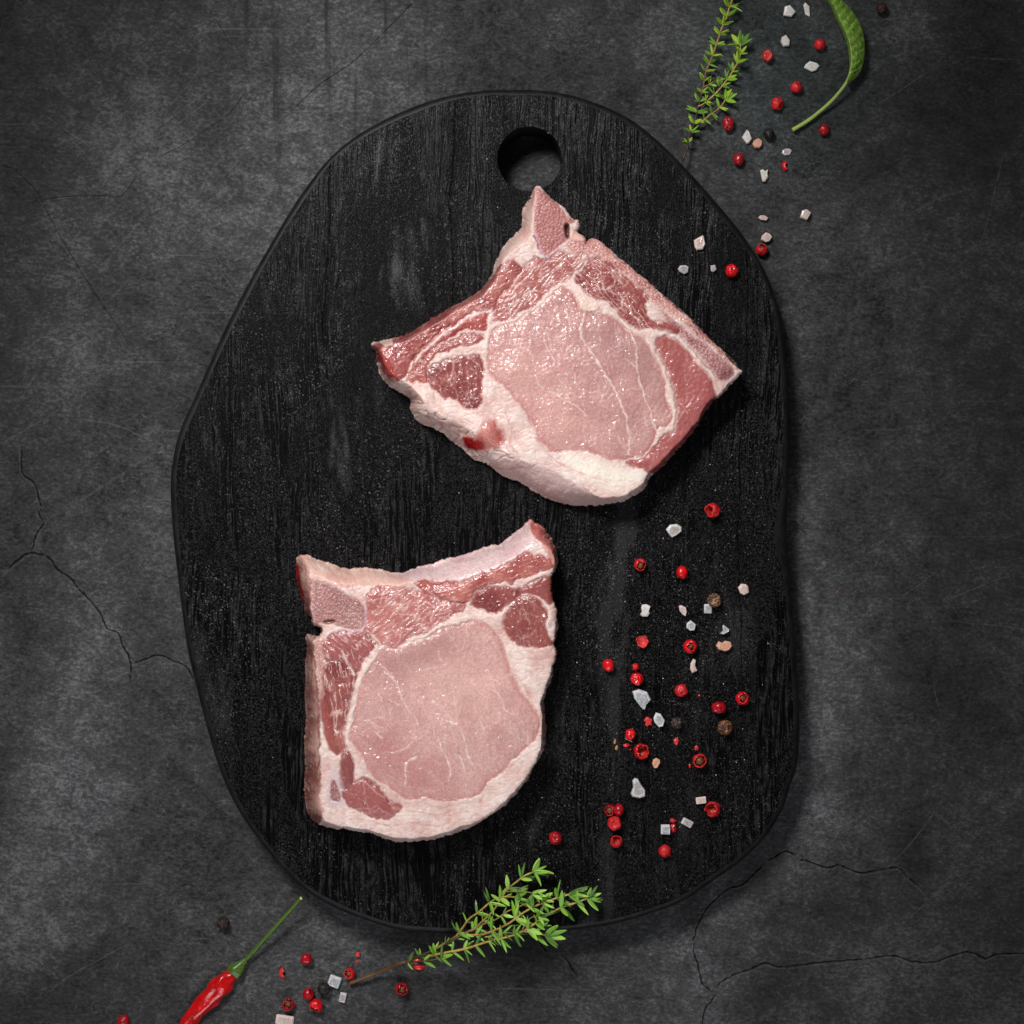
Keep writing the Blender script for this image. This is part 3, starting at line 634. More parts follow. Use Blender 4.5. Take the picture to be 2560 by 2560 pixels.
reg1 = [
 dict(p=[(640,1395),(720,1365),(830,1390),(900,1420),(980,1460),(1060,1510),(1130,1550),(1200,1570),(1300,1560),(1395,1480),(1400,1560),(1200,1620),(900,1600),(600,1400)], c=(214,182,178), soft=6, wet=.25, var=.08),
 dict(p=[(55,800),(100,790),(230,770),(200,800),(140,830),(110,850)], c=(232,196,184), soft=3, wet=.6),
 dict(p=[(770,260),(790,180),(800,140),(850,50),(850,130),(838,200),(830,270),(770,330),(700,400),(660,440),(690,350),(730,290)], c=(236,200,190), soft=3, wet=.45, c2=(222,168,158)),
 dict(p=[(1090,300),(1150,310),(1290,425),(1430,545),(1580,670),(1700,790),(1800,890),(1830,935),(1790,900),(1700,830),(1600,740),(1500,670),(1400,590),(1290,490),(1180,410),(1100,380),(1000,350),(1010,310)], c=(184,108,104), c2=(222,166,156), soft=7, wet=.6, var=.35, speck=(.55,(236,200,188),(160,70,72)), streak=[(42,50,12,.7,.7,(240,208,196))], part='edge_meat', label='thin pink meat and fat trim along the straight sawn edge'),
 dict(p=[(975,535),(1010,555),(1040,590),(1060,640),(1110,665),(1160,668),(1210,680),(1255,715),(1300,758),(1375,785),(1400,830),(1430,880),(1450,930),(1475,980),(1475,1040),(1490,1100),(1502,1150),(1490,1200),(1440,1230),(1420,1290),(1370,1345),(1290,1370),(1200,1370),(1130,1345),(1060,1330),(1000,1332),(930,1330),(880,1285),(850,1225),(810,1160),(760,1090),(700,1020),(650,980),(625,930),(620,860),(625,800),(650,750),(710,710),(770,690),(830,650),(880,610),(930,570)], c=(210,158,152), c2=(188,134,132), var=.14, wet=.85, warp=.7, dz=.0003, rim=((192,112,104),9), streak=[(72,60,9,.80,.28,(232,196,188)),(20,22,8,.86,.22,(222,176,168)),(66,16,3.2,.70,.22,(236,204,198)),(70,90,40,.60,.30,(184,130,130))], rv=[(110,68,.55,(234,200,192))], part='loin', label='large pale pink round loin muscle'),
 dict(p=[(1120,680),(1240,710),(1380,800),(1440,900),(1470,1000),(1380,1020),(1280,960),(1180,900),(1060,780)], c=(176,128,126), soft=45, amt=.55, wet=.7, warp=1),
 dict(p=[(640,900),(760,850),(860,900),(960,1000),(1080,1150),(1060,1280),(920,1280),(820,1120),(700,1000)], c=(224,172,162), soft=50, amt=.5, wet=1),
 dict(p=[(1440,790),(1480,780),(1530,795),(1570,840),(1620,890),(1660,930),(1690,970),(1710,1040),(1712,1080),(1660,1160),(1610,1240),(1545,1315),(1460,1410),(1430,1430),(1370,1410),(1310,1395),(1300,1385),(1380,1360),(1430,1310),(1470,1255),(1520,1230),(1530,1150),(1530,1080),(1510,1000),(1480,930),(1450,860)], c=(182,102,98), c2=(164,84,84), wet=.85, warp=.6, rv=[(26,118,.55,(220,160,150))], part='muscle', label='rosy side muscle right of the loin'),
 dict(p=[(850,58),(885,75),(930,115),(980,160),(1010,200),(1040,215),(1010,240),(990,280),(1000,310),(960,340),(910,385),(885,370),(860,320),(845,280),(840,200),(848,130)], c=(176,108,106), warp=.35, wet=.45, rim=((216,160,150),4), speck=(.5,(206,160,150),(138,74,78)), part='bone', label='sawn triangular backbone tip with speckled pink marrow'),
 dict(p=[(1450,640),(1500,680),(1560,730),(1600,765),(1660,800),(1720,850),(1780,900),(1812,940),(1800,970),(1760,990),(1730,985),(1700,940),(1660,890),(1610,840),(1570,800),(1520,750),(1480,700)], c=(168,104,106), warp=.3, wet=.45, soft=3, rim=((226,190,182),5), speck=(.7,(208,166,158),(128,72,80)), part='bone', label='long flat strip of sawn rib bone at the right edge'),
 dict(p=[(1740,940),(1790,925),(1808,945),(1795,970),(1760,985),(1735,975)], c=(104,44,54), soft=9, warp=.5, amt=.6),
 dict(p=[(640,690),(640,640),(660,590),(700,530),(760,480),(800,430),(860,395),(900,405),(960,375),(1020,372),(1090,385),(1070,430),(1030,485),(980,510),(930,545),(870,595),(800,645),(720,690),(660,710)], c=(176,98,94), c2=(190,118,112), wet=.9, streak=[(-48,90,9,.50,.8,(232,196,188)),(-30,60,12,.74,.6,(236,204,196))], rv=[(40,-45,.8,(236,204,196))], part='muscle', label='stringy marbled muscle above the loin'),
 dict(p=[(1095,405),(1150,405),(1230,430),(1290,490),(1340,540),(1390,585),(1375,610),(1390,640),(1385,680),(1440,700),(1500,720),(1530,752),(1460,748),(1400,728),(1330,732),(1280,700),(1240,640),(1180,600),(1120,575),(1060,525),(1045,490),(1070,440)], c=(146,66,64), c2=(172,96,90), wet=.9, streak=[(50,80,12,.50,.85,(226,184,176)),(15,34,22,.76,.5,(214,164,156))], rv=[(30,50,.8,(228,188,180))], part='muscle', label='dark red muscle marbled with white lines beside the sawn edge'),
 dict(p=[(66,826),(128,824),(165,796),(215,758),(274,720),(334,680),(394,645),(454,612),(514,582),(560,560),(604,538),(648,484),(696,420),(750,412),(772,440),(750,490),(700,540),(670,580),(630,640),(560,655),(480,690),(400,750),(330,810),(280,870),(240,930),(200,980),(150,965),(110,930),(90,880)], c=(156,74,72), c2=(190,116,108), wet=.85, dz=-.0001, streak=[(-30,70,8,.60,.6,(222,166,156)),(-34,100,16,.72,.5,(128,48,48))], rv=[(26,-30,.7,(226,178,168))], part='muscle', label='bright red rib meat along the left arm'),
 dict(p=[(80,840),(110,860),(150,920),(190,970),(160,990),(110,950),(90,900)], c=(158,30,30), soft=8, amt=.7, wet=1),
 dict(p=[(470,700),(560,662),(610,668),(618,700),(600,740),(560,735),(500,745),(430,775),(350,840),(280,910),(250,950),(240,930),(300,850),(390,755)], c=(160,60,60), c2=(176,84,78), wet=.9, soft=3, streak=[(-28,40,9,.75,.5,(224,170,160))], part='muscle', label='narrow dark red muscle strip below the rib meat'),
 dict(p=[(235,985),(270,935),(330,872),(400,815),(470,782),(545,762),(590,775),(575,795),(480,812),(400,850),(335,890),(315,940),(330,985),(260,990)], c=(166,92,86), wet=.8, streak=[(-30,40,8,.7,.6,(228,186,174))], part='muscle', label='thin brownish red muscle layer over the fat band'),
 dict(p=[(330,940),(400,900),(460,890),(520,868),(560,868),(590,905),(588,960),(585,1020),(580,1080),(565,1120),(520,1120),(490,1090),(450,1070),(410,1060),(370,1030),(340,980)], c=(138,66,64), c2=(158,88,84), wet=1.0, var=.2, rim=((176,104,98),4), streak=[(70,60,10,.70,.5,(206,156,150))], rv=[(20,75,.7,(210,160,154))], part='muscle', label='dark red triangular muscle in the left fat'),
 dict(p=[(560,1235),(600,1190),(640,1175),(675,1210),(692,1255),(680,1300),(630,1332),(580,1325),(550,1290)], c=(176,84,78), c2=(206,140,130), soft=8, wet=.8),
 dict(p=[(485,1262),(520,1250),(575,1270),(605,1305),(570,1322),(525,1310),(500,1290)], c=(150,4,14), soft=6, wet=1.0, var=.1),
 dict(p=[(1065,592),(1110,588),(1150,605),(1160,635),(1120,652),(1075,650),(1055,625)], c=(236,206,192), soft=5, wet=.6, dz=-.0006),
 dict(p=[(1010,1340),(1080,1345),(1150,1370),(1260,1400),(1330,1425),(1370,1450),(1330,1490),(1250,1520),(1150,1500),(1060,1450),(980,1390)], c=(252,234,220), soft=16, wet=.3, var=.05, dz=-.0003, amt=.85),
 dict(p=[(990,235),(1008,235),(1012,262),(1008,300),(996,300),(988,270)], c=(70,20,22), soft=3, warp=.2, dz=.0035, wet=.6),
 dict(p=[(1012,262),(1040,270),(1085,300),(1080,318),(1030,310),(1010,295)], c=(238,190,176), soft=3, warp=.2, dz=-.0002),
]
vn1 = [(2.0,.9,WV,[(1085,660),(1075,700),(1070,750),(1085,800),(1120,850),(1150,900),(1185,960),(1215,1010),(1250,1070),(1275,1130),(1290,1190),(1300,1250),(1300,1350)]),
 (1.6,.75,WV,[(1300,750),(1325,800),(1335,860),(1340,930),(1355,1000),(1370,1060),(1400,1120),(1415,1180),(1430,1230)]),
 (1.3,.5,WV,[(860,750),(890,790),(920,850),(940,900)]),(1.4,.55,WV,[(850,960),(870,1010),(930,1050),(1000,1090),(1050,1115),(1100,1160)]),
 (1.3,.6,WV,[(1185,990),(1190,1000),(1175,1040),(1170,1080)]),(1.3,.6,WV,[(1110,830),(1150,812),(1155,770)]),(1.4,.5,WV,[(1290,890),(1310,905),(1330,925)]),
 (1.2,.5,WV,[(990,600),(1000,660),(1010,700)]),(1.2,.4,WV,[(790,810),(830,870),(850,930)]),(1.3,.5,WV,[(960,980),(990,1020),(1010,1080)]),
 (1.2,.5,WV,[(1230,1190),(1240,1250),(1280,1320)]),(1.2,.4,WV,[(1040,950),(1050,1010),(1080,1050)]),
 (1.3,.5,(224,170,160),[(1520,1210),(1570,1130),(1600,1100)]),(1.2,.4,(224,170,160),[(1560,1100),(1590,1150)]),
 (5,.8,WV,[(640,740),(700,705),(770,685),(830,645),(880,605),(930,560),(975,528)]),
 (7,.8,(238,208,198),[(1395,800),(1430,850),(1455,920),(1480,970),(1495,1040),(1512,1090),(1518,1160),(1500,1220)]),
 (5,.85,WV,[(1020,510),(1100,590),(1180,640),(1260,700),(1330,745),(1400,750),(1480,765),(1550,790),(1600,850),(1660,920),(1700,975)]),
 (4,.7,WV,[(1085,385),(1060,440),(1030,500)]),(4,.8,WV,[(630,640),(632,690),(615,760),(612,830)]),
 (4,.8,WV,[(240,940),(310,850),(400,770),(480,710),(560,665),(620,650)]),(2.5,.6,(200,150,172),[(845,285),(862,320),(882,368),(912,392),(960,350)]),
 (1.8,.6,(196,150,160),[(1700,945),(1735,990),(1765,992),(1805,972)]),
 (1.6,.6,(180,110,100),[(245,1110),(330,1160),(430,1200),(520,1240)]),(2,.5,(190,120,110),[(620,1400),(700,1420),(780,1400),(860,1420)]),
 (1.6,.5,(196,130,118),[(700,1150),(730,1220),(720,1290),(760,1340)]),(1.6,.45,(196,130,118),[(820,1180),(850,1260),(900,1330),(980,1400),(1080,1440),(1200,1480)]),
 (1.2,.35,(216,170,156),[(1000,1400),(1100,1440),(1220,1470),(1320,1470)]),(1.2,.35,(216,170,156),[(1040,1430),(1140,1480),(1260,1500),(1340,1480)]),
 (1.6,.8,(90,30,30),[(840,292),(852,315),(866,350)]),(2.2,.6,(210,160,148),[(450,900),(448,940),(430,1000)]),(1.5,.5,(196,140,136),[(520,890),(515,940),(525,990)]),
 (2,.5,(140,60,60),[(1580,820),(1640,880),(1690,930)])]
lump1 = [(300,1090,30,.0018),(400,1150,28,.0014),(620,1240,26,.0016),(560,1180,30,.001),(700,1350,22,.0012),(480,1230,18,-.002),(660,1340,14,-.0018),(140,880,40,.001),(900,470,80,-.0006),(1100,1000,150,.0008)]
build_chop('upper pork chop with pointed bone tip near the board hole, red blood spot below', O1, out1, top1, reg1, vn1, lump1, 3)

O2 = (700, 1280, 2.3)
out2 = [(100,262),(155,252),(195,270),(240,285),(290,300),(340,320),(400,330),(470,325),(530,330),(590,335),(650,355),(710,350),(770,330),(830,310),(880,300),(940,275),(1000,262),(1060,250),(1130,225),(1200,200),(1270,185),(1320,145),(1370,110),(1420,65),(1440,45),(1465,65),(1510,90),(1530,120),(1560,160),(1580,200),(1590,240),(1595,290),(1580,330),(1560,370),(1562,430),(1565,500),(1585,550),(1592,610),(1598,650),(1590,690),(1578,745),(1570,765),(1588,800),(1585,850),(1570,880),(1565,940),(1545,990),(1525,1040),(1515,1100),(1522,1180),(1528,1250),(1525,1310),(1510,1370),(1480,1430),(1450,1480),(1420,1540),(1380,1590),(1320,1660),(1260,1710),(1190,1755),(1130,1795),(1060,1825),(1000,1850),(950,1862),(890,1880),(820,1888),(740,1895),(680,1895),(610,1880),(550,1855),(500,1840),(440,1838),(370,1820),(310,1820),(240,1800),(215,1790),(175,1755),(155,1700),(145,1640),(142,1560),(148,1480),(145,1400),(142,1300),(150,1220),(150,1130),(145,1060),(150,960),(145,880),(160,800),(150,706),(196,722),(228,716),(238,690),(232,664),(200,654),(184,640),(178,600),(150,570),(135,520),(115,450),(98,380),(95,310)]
top2 = [(178,372),(240,385),(330,415),(400,425),(470,432),(560,425),(640,418),(700,420),(780,398),(860,392),(930,400),(1000,396),(1100,372),(1200,345),(1290,305),(1370,255),(1450,195),(1530,195),(1575,250),(1580,320),(1560,370),(1562,430),(1567,500),(1585,560),(1592,650),(1572,745),(1582,810),(1570,880),(1548,960),(1515,1040),(1502,1100),(1507,1200),(1505,1310),(1492,1400),(1424,1510),(1340,1622),(1250,1704),(1145,1774),(1050,1808),(910,1858),(765,1878),(645,1874),(525,1834),(405,1816),(305,1796),(240,1745),(228,1600),(222,1400),(222,1200),(205,1000),(196,850),(196,735),(215,725),(245,690),(215,650),(186,640),(186,610),(176,500)]
reg2 = [
 dict(p=[(80,240),(160,300),(175,370),(185,480),(190,600),(200,700),(200,850),(212,1000),(228,1200),(228,1400),(235,1600),(240,1740),(200,1800),(120,1700),(120,1000),(130,600),(80,400)], c=(150,92,84), c2=(196,156,144), wet=.5, soft=4, var=.35, streak=[(88,60,8,.6,.6,(196,168,156)),(85,70,12,.7,.6,(92,40,36))], part='side_meat', label='browned side of the chop along its left edge'),
 dict(p=[(94,300),(106,295),(115,360),(128,440),(140,520),(130,530),(108,450),(94,380)], c=(158,14,16), soft=3, wet=1, warp=.3),
 dict(p=[(120,262),(160,255),(250,292),(340,322),(420,332),(530,330),(650,356),(760,385),(700,425),(560,430),(470,438),(400,430),(330,420),(240,388),(180,372),(150,300)], c=(224,176,164), c2=(240,210,196), soft=4, wet=.5, var=.15, part='cartilage', label='pale pink gristle along the top left edge'),
 dict(p=[(640,362),(710,350),(770,330),(880,298),(1000,258),(1130,222),(1270,180),(1370,105),(1440,40),(1500,85),(1480,140),(1440,215),(1380,255),(1290,310),(1200,348),(1100,378),(1000,398),(930,402),(860,393),(780,388),(700,372)], c=(230,200,198), c2=(222,182,184), soft=3, wet=.9, warp=.4, var=.06, dz=0, streak=[(-22,120,10,.80,.4,(246,222,216)),(-24,90,12,.86,.4,(206,168,182))], part='membrane', label='smooth pale membrane over the curved rib side'),  # pale streaks paint glossy highlight lines onto the membrane
 dict(p=[(1440,45),(1510,85),(1560,160),(1590,240),(1590,300),(1560,300),(1545,230),(1500,170),(1450,130)], c=(214,148,138), c2=(196,92,88), soft=4, wet=.6),
 dict(p=[(190,385),(250,400),(320,430),(400,478),(450,498),(485,540),(492,600),(490,655),(440,678),(380,670),(300,650),(240,640),(200,640),(184,560),(182,450)], c=(164,110,108), warp=.3, wet=.4, rim=((214,170,164),4), speck=(.5,(210,178,168),(126,72,80)), part='bone', label='square sawn backbone with speckled pink marrow'),
 dict(p=[(790,402),(860,397),(930,407),(1000,405),(1100,385),(1200,352),(1300,312),(1370,262),(1420,240),(1470,255),(1500,240),(1555,280),(1562,318),(1490,332),(1400,372),(1330,395),(1280,392),(1200,420),(1120,460),(1090,500),(1050,515),(940,508),(880,480),(830,470),(800,430)], c=(166,80,76), c2=(194,120,110), wet=.95, dz=-.0002, streak=[(-14,80,9,.62,.55,(232,180,168))], part='muscle', label='bright red meat strip below the pale membrane'),
 dict(p=[(512,500),(560,445),(640,432),(720,442),(800,462),(880,492),(960,520),(1050,528),(1040,560),(980,595),(900,648),(820,690),(750,728),(690,765),(600,770),(545,735),(470,712),(400,700),(480,690),(505,670),(508,600)], c=(182,106,102), c2=(196,128,122), wet=.9, streak=[(-42,90,10,.55,.7,(232,196,186)),(-15,70,12,.76,.5,(238,206,196))], rv=[(45,-40,.8,(236,200,192))], part='muscle', label='streaky pink muscle between bone and loin'),
 dict(p=[(1108,500),(1150,470),(1230,440),(1330,430),(1395,440),(1385,480),(1330,520),(1290,560),(1200,570),(1140,552),(1105,530)], c=(136,62,60), c2=(162,90,86), wet=1, rim=((196,126,118),4), part='muscle', label='small dark red muscle under the red strip'),
 dict(p=[(1385,450),(1450,402),(1490,382),(1556,375),(1562,430),(1562,500),(1540,522),(1500,485),(1440,462)], c=(156,82,78), wet=.9, warp=.5, part='muscle', label='small brownish red muscle at the top right edge'),
 dict(p=[(1300,590),(1330,530),(1390,490),(1460,492),(1500,532),(1535,600),(1520,640),(1530,700),(1556,740),(1550,768),(1440,775),(1360,750),(1310,700),(1290,640)], c=(142,72,68), c2=(162,92,86), wet=1, streak=[(80,70,11,.72,.45,(208,160,152))], rv=[(10,80,.6,(212,166,158))], warp=.6, rim=((184,112,104),4), part='muscle', label='dark red block of muscle right of the loin'),
 dict(p=[(560,830),(600,790),(690,775),(780,740),(870,700),(960,655),(1040,640),(1110,620),(1190,645),(1240,685),(1280,745),(1300,830),(1330,910),(1360,980),(1400,1050),(1450,1120),(1490,1200),(1485,1270),(1440,1340),(1350,1420),(1280,1490),(1200,1560),(1140,1620),(1060,1650),(960,1660),(840,1650),(740,1650),(680,1620),(600,1570),(540,1520),(500,1450),(470,1400),(430,1350),(400,1300),(410,1260),(430,1150),(450,1050),(480,960),(510,900)], c=(216,168,161), c2=(196,144,140), var=.14, wet=.85, warp=.7, dz=.0003, rim=((192,118,110),9), streak=[(70,50,9,.82,.28,(234,202,194)),(0,26,7,.88,.22,(228,188,180)),(60,16,3.2,.70,.22,(238,210,202)),(72,90,40,.60,.30,(190,138,134))], rv=[(130,66,.55,(236,204,196))], part='loin', label='large pale pink rounded loin muscle'),
 dict(p=[(560,840),(700,780),(880,700),(1000,690),(960,800),(820,880),(640,960),(540,960)], c=(172,124,120), soft=45, amt=.6, wet=.8),
 dict(p=[(820,980),(1020,880),(1260,900),(1300,1080),(1200,1180),(1000,1180),(820,1120)], c=(226,180,170), soft=60, amt=.5, wet=1),
 dict(p=[(430,1280),(560,1250),(700,1320),(820,1420),(900,1500),(960,1600),(820,1640),(700,1600),(560,1520),(470,1400)], c=(178,108,106), soft=60, amt=.55, wet=.9),
 dict(p=[(235,790),(262,740),(330,700),(400,690),(470,705),(548,765),(520,800),(480,845),(440,925),(390,890),(330,850),(260,850)], c=(164,92,90), wet=.85, streak=[(50,40,12,.6,.75,(232,196,186))], part='muscle', label='marbled muscle wedge left of the loin tip'),
 dict(p=[(244,900),(300,852),(380,880),(442,930),(438,1000),(428,1080),(404,1140),(380,1225),(340,1262),(300,1225),(268,1150),(246,1060)], c=(134,62,60), c2=(158,88,82), wet=.9, streak=[(84,70,9,.55,.85,(226,186,176))], part='muscle', label='dark marbled muscle with long white stripes on the left'),
 dict(p=[(236,1075),(262,1110),(292,1210),(318,1290),(340,1370),(322,1400),(288,1340),(254,1230)], c=(160,84,78), wet=.8, warp=.5, part='muscle', label='thin red sliver of muscle in the left fat'),
 dict(p=[(380,1380),(408,1415),(425,1480),(410,1560),(370,1590),(350,1560),(355,1450)], c=(146,80,78), wet=.9, warp=.5, part='muscle', label='small oval dark muscle above the lower left muscle'),
 dict(p=[(200,735),(240,700),(250,800),(246,900),(244,1000),(240,1060),(215,1060),(206,950),(200,850)], c=(196,146,136), c2=(222,184,172), soft=6, wet=.5, speck=(.3,(226,190,178),(150,84,78))),
 dict(p=[(330,1290),(372,1240),(392,1300),(376,1380),(352,1420),(338,1370)], c=(170,98,90), soft=5, wet=.8, streak=[(88,40,8,.6,.7,(230,196,184))]),
 dict(p=[(285,1500),(320,1470),(350,1540),(368,1650),(360,1700),(280,1695),(275,1600)], c=(212,190,192), soft=10, amt=.8, warp=.3, wet=.5),
 dict(p=[(303,1540),(330,1560),(348,1640),(340,1665),(292,1655),(290,1590)], c=(156,98,98), warp=.3, wet=.4, speck=(.6,(196,156,150),(112,50,58)), part='bone', label='small narrow rib bone end at the lower left'),
 dict(p=[(380,1600),(410,1570),(480,1530),(530,1545),(580,1600),(630,1660),(700,1700),(640,1740),(580,1760),(500,1740),(420,1700),(370,1650)], c=(160,88,86), c2=(170,98,94), wet=.9, warp=.8, rv=[(16,65,.7,(218,170,162))], part='muscle', label='dark red round muscle at the lower left corner'),
 dict(p=[(250,632),(300,622),(318,635),(280,648)], c=(110,50,36), soft=3, warp=.3, dz=.0015),
]
vn2 = [(1.6,.7,WV,[(600,930),(660,980),(700,1050),(720,1120),(770,1180),(790,1220)]),(1.5,.6,WV,[(630,1070),(680,1110)]),
 (1.4,.6,WV,[(490,1210),(540,1190),(600,1180)]),(1.5,.6,WV,[(540,1260),(590,1300)]),(1.5,.7,WV,[(910,1310),(940,1370),(970,1440),(975,1550)]),
 (1.7,.75,WV,[(1040,1260),(1070,1330),(1080,1400),(1110,1450)]),(1.7,.7,WV,[(1030,1400),(1050,1450),(1060,1510)]),(1.6,.7,WV,[(720,1560),(720,1480),(740,1430),(790,1410)]),
 (1.6,.6,WV,[(960,1200),(1020,1220)]),(1.6,.6,WV,[(870,1095),(940,1120)]),(1.4,.5,WV,[(1220,1030),(1270,1080),(1300,1150),(1370,1170)]),(1.3,.5,WV,[(600,1390),(700,1370),(760,1330)]),
 (1.3,.5,WV,[(915,800),(925,860)]),(1.3,.5,WV,[(1150,1210),(1190,1290)]),(1.3,.4,WV,[(1000,1020),(1010,1150),(1020,1220)]),(1.6,.5,WV,[(570,1040),(590,1090)]),
 (1.4,.5,WV,[(530,860),(600,900),(650,960)]),(6,.85,WV,[(545,830),(500,880),(460,960),(430,1060),(400,1180),(385,1270),(390,1330)]),(5,.8,WV,[(700,775),(800,735),(900,670),(990,630),(1080,600),(1180,610)]),
 (5,.8,WV,[(1190,600),(1260,600),(1320,540)]),(3,.7,WV,[(360,800),(390,870),(430,940)]),(2.5,.7,WV,[(500,690),(560,740),(600,790)]),
 (2,.6,(212,170,190),[(440,492),(480,540),(494,610),(488,665),(400,690),(340,720)]),(1.5,.5,(206,150,138),[(640,1700),(780,1720),(950,1740),(1080,1720)]),
 (2.0,.5,(214,150,134),[(600,1800),(760,1790),(900,1800),(1040,1770)]),(1.4,.4,(204,140,128),[(1330,900),(1400,1000),(1470,1090)]),(1.4,.4,(204,140,128),[(1400,980),(1450,1100),(1500,1200)]),
 (1.5,.6,(100,50,46),[(1470,510),(1510,560),(1535,610)]),(1.4,.5,(206,150,138),[(400,1760),(520,1780),(640,1810)]),(1.6,.5,(238,200,190),[(850,440),(880,480),(960,515)]),
 (1.4,.45,(150,70,64),[(222,800),(228,900),(226,1000)]),(2.2,.6,(86,40,36),[(196,760),(200,900),(212,1050),(222,1250),(225,1450)])]
lump2 = [(1490,800,40,.0012),(1540,620,16,.0016),(700,1760,60,.0006),(1000,1100,150,.0008),(1450,1350,30,-.0006),(1450,120,40,.001),(900,330,40,-.004),(600,370,30,-.002)]
build_chop('lower pork chop with square sawn bone at left and pale curved rib on top', O2, out2, top2, reg2, vn2, lump2, 31)

# ------------------------------------------------------------------ small things: generators
def gz(x, y): return BT if on_board(x, y) else 0.0
def sm_(t):
    t = max(0, min(1, t)); return t * t * (3 - 2 * t)
def pepper(x, y, d, kind, label, mat=0, ax=(0, 0, 1), group='pink peppercorns', seed=None, sq=(1, 1, .94), th=55, seedball=False, inner=None):
    seed = seed if seed is not None else int(x * 7 + y * 13) % 9999
    r = d / 2 * S; z0 = gz(x, y); rnd = random.Random(seed)
    rot = Matrix.Rotation(rnd.random() * 6.28, 3, 'Z')
    nm = 'peppercorn_shell' if kind in ('flake', 'crescent') else 'pink_peppercorn'
    axv = Vector(ax).normalized(); off = Vector((seed * .37, seed * .11, seed * .73))
    bm = bmesh.new(); bmesh.ops.create_icosphere(bm, subdivisions=4 if kind != 'whole' else 3, radius=1)
    if mat < 2 and seed % 3 == 0: mat = 3 if mat == 0 else 4
    vm = [M_PINK[mat], M_PIN, M_DIM, M_SEED]
    cosT = math.cos(math.radians(th))
    ragged = lambda u: 0.42 * mnoise.noise(u * 2.3 + off) + 0.16 * mnoise.noise(u * 6 + off)
    if kind in ('open', 'cup'):
        bmesh.ops.delete(bm, geom=[v for v in bm.verts if v.co.dot(axv) > cosT + ragged(v.co)], context='VERTS')
    elif kind == 'flake':
        bmesh.ops.delete(bm, geom=[v for v in bm.verts if v.co.dot(axv) < cosT + ragged(v.co) * 1.4], context='VERTS')
    elif kind == 'crescent':
        b2 = Vector((0.9, 0.1, 0.3)).normalized()
        bmesh.ops.delete(bm, geom=[v for v in bm.verts if v.co.dot(axv) < cosT + ragged(v.co) or v.co.dot(b2) > .25 + ragged(v.co)], context='VERTS')
    dimple = axv if kind == 'dimple' else None
    if kind == 'bowl': dimple = None
    for v in bm.verts:
        u = v.co.copy()
        k = 1 + 0.15 * mnoise.noise(u * 1.6 + off) + 0.08 * mnoise.noise(u * 3.6 + off) - .07 * max(0, .35 - abs(mnoise.noise(u * 1.9 - off)) * 3)
        if kind == 'dimple': k -= 0.22 * math.exp(-((1 - u.dot(axv)) / 0.035)) - 0.03 * math.exp(-(((1 - u.dot(axv)) - .09) / 0.04) ** 2)
        if kind == 'bowl': c_ = u.dot(axv); k -= 0.40 * sm_((c_ - .72) / .22) - 0.05 * math.exp(-((c_ - .70) / .05) ** 2)
        if kind == 'whole' : k -= 0.10 * max(0, mnoise.noise(u * 1.3 + off * 2)) 
        v.co = Vector((u.x * sq[0], u.y * sq[1], u.z * sq[2])) * k
    for f in bm.faces:
        f.smooth = True
        if dimple is not None and f.calc_center_median().normalized().dot(axv) > .985: f.material_index = 2
    if kind in ('open', 'cup', 'flake', 'crescent'):
        th_ = .12 if kind != 'flake' else .14
        outer = list(bm.verts); of = list(bm.faces); be = [e for e in bm.edges if e.is_boundary]
        mp = {v: bm.verts.new(v.co * (1 - th_)) for v in outer}
        for f in of:
            nf = bm.faces.new([mp[v] for v in reversed(f.verts)]); nf.material_index = 1 if kind in ('open', 'cup') else 0; nf.smooth = True
        for e in be:
            a, b = e.verts; fa = e.link_faces[0]
            lv = list(fa.verts); i = lv.index(a)
            if lv[(i + 1) % len(lv)] == b: a, b = b, a
            q = bm.faces.new((a, b, mp[b], mp[a])); q.smooth = True
    me = bpy.data.meshes.new(nm); zmin = min(v.co.z for v in bm.verts)
    R3 = rot.to_4x4(); 
    for v in bm.verts: v.co = Vector((v.co.x, v.co.y, v.co.z - zmin)) * r
    if kind in ('flake', 'crescent'):
        zc_ = 0
    bm.to_mesh(me); bm.free()
    for m_ in vm: me.materials.append(m_)
    o = bpy.data.objects.new(nm, me); link(o); q = P(x, y, z0 + r * .9); o.location = (q.x, q.y, z0 + 0.0001)
    tag(o, label, 'peppercorn' if nm == 'pink_peppercorn' else 'pepper flake', group if nm == 'pink_peppercorn' else 'broken peppercorn shell pieces')
    if seedball:
        b2 = bmesh.new(); bmesh.ops.create_icosphere(b2, subdivisions=3, radius=1)
        for v in b2.verts: v.co = (v.co * (0.68 + .1 * mnoise.noise(v.co * 2 + off))) * r
        ms = bpy.data.meshes.new('seed'); b2.to_mesh(ms); b2.free(); ms.polygons.foreach_set('use_smooth', [True] * len(ms.polygons)); ms.materials.append(M_SEED)
        so_ = bpy.data.objects.new('seed', ms); link(so_, o); so_.location = (0, 0, r * .86)
    return o
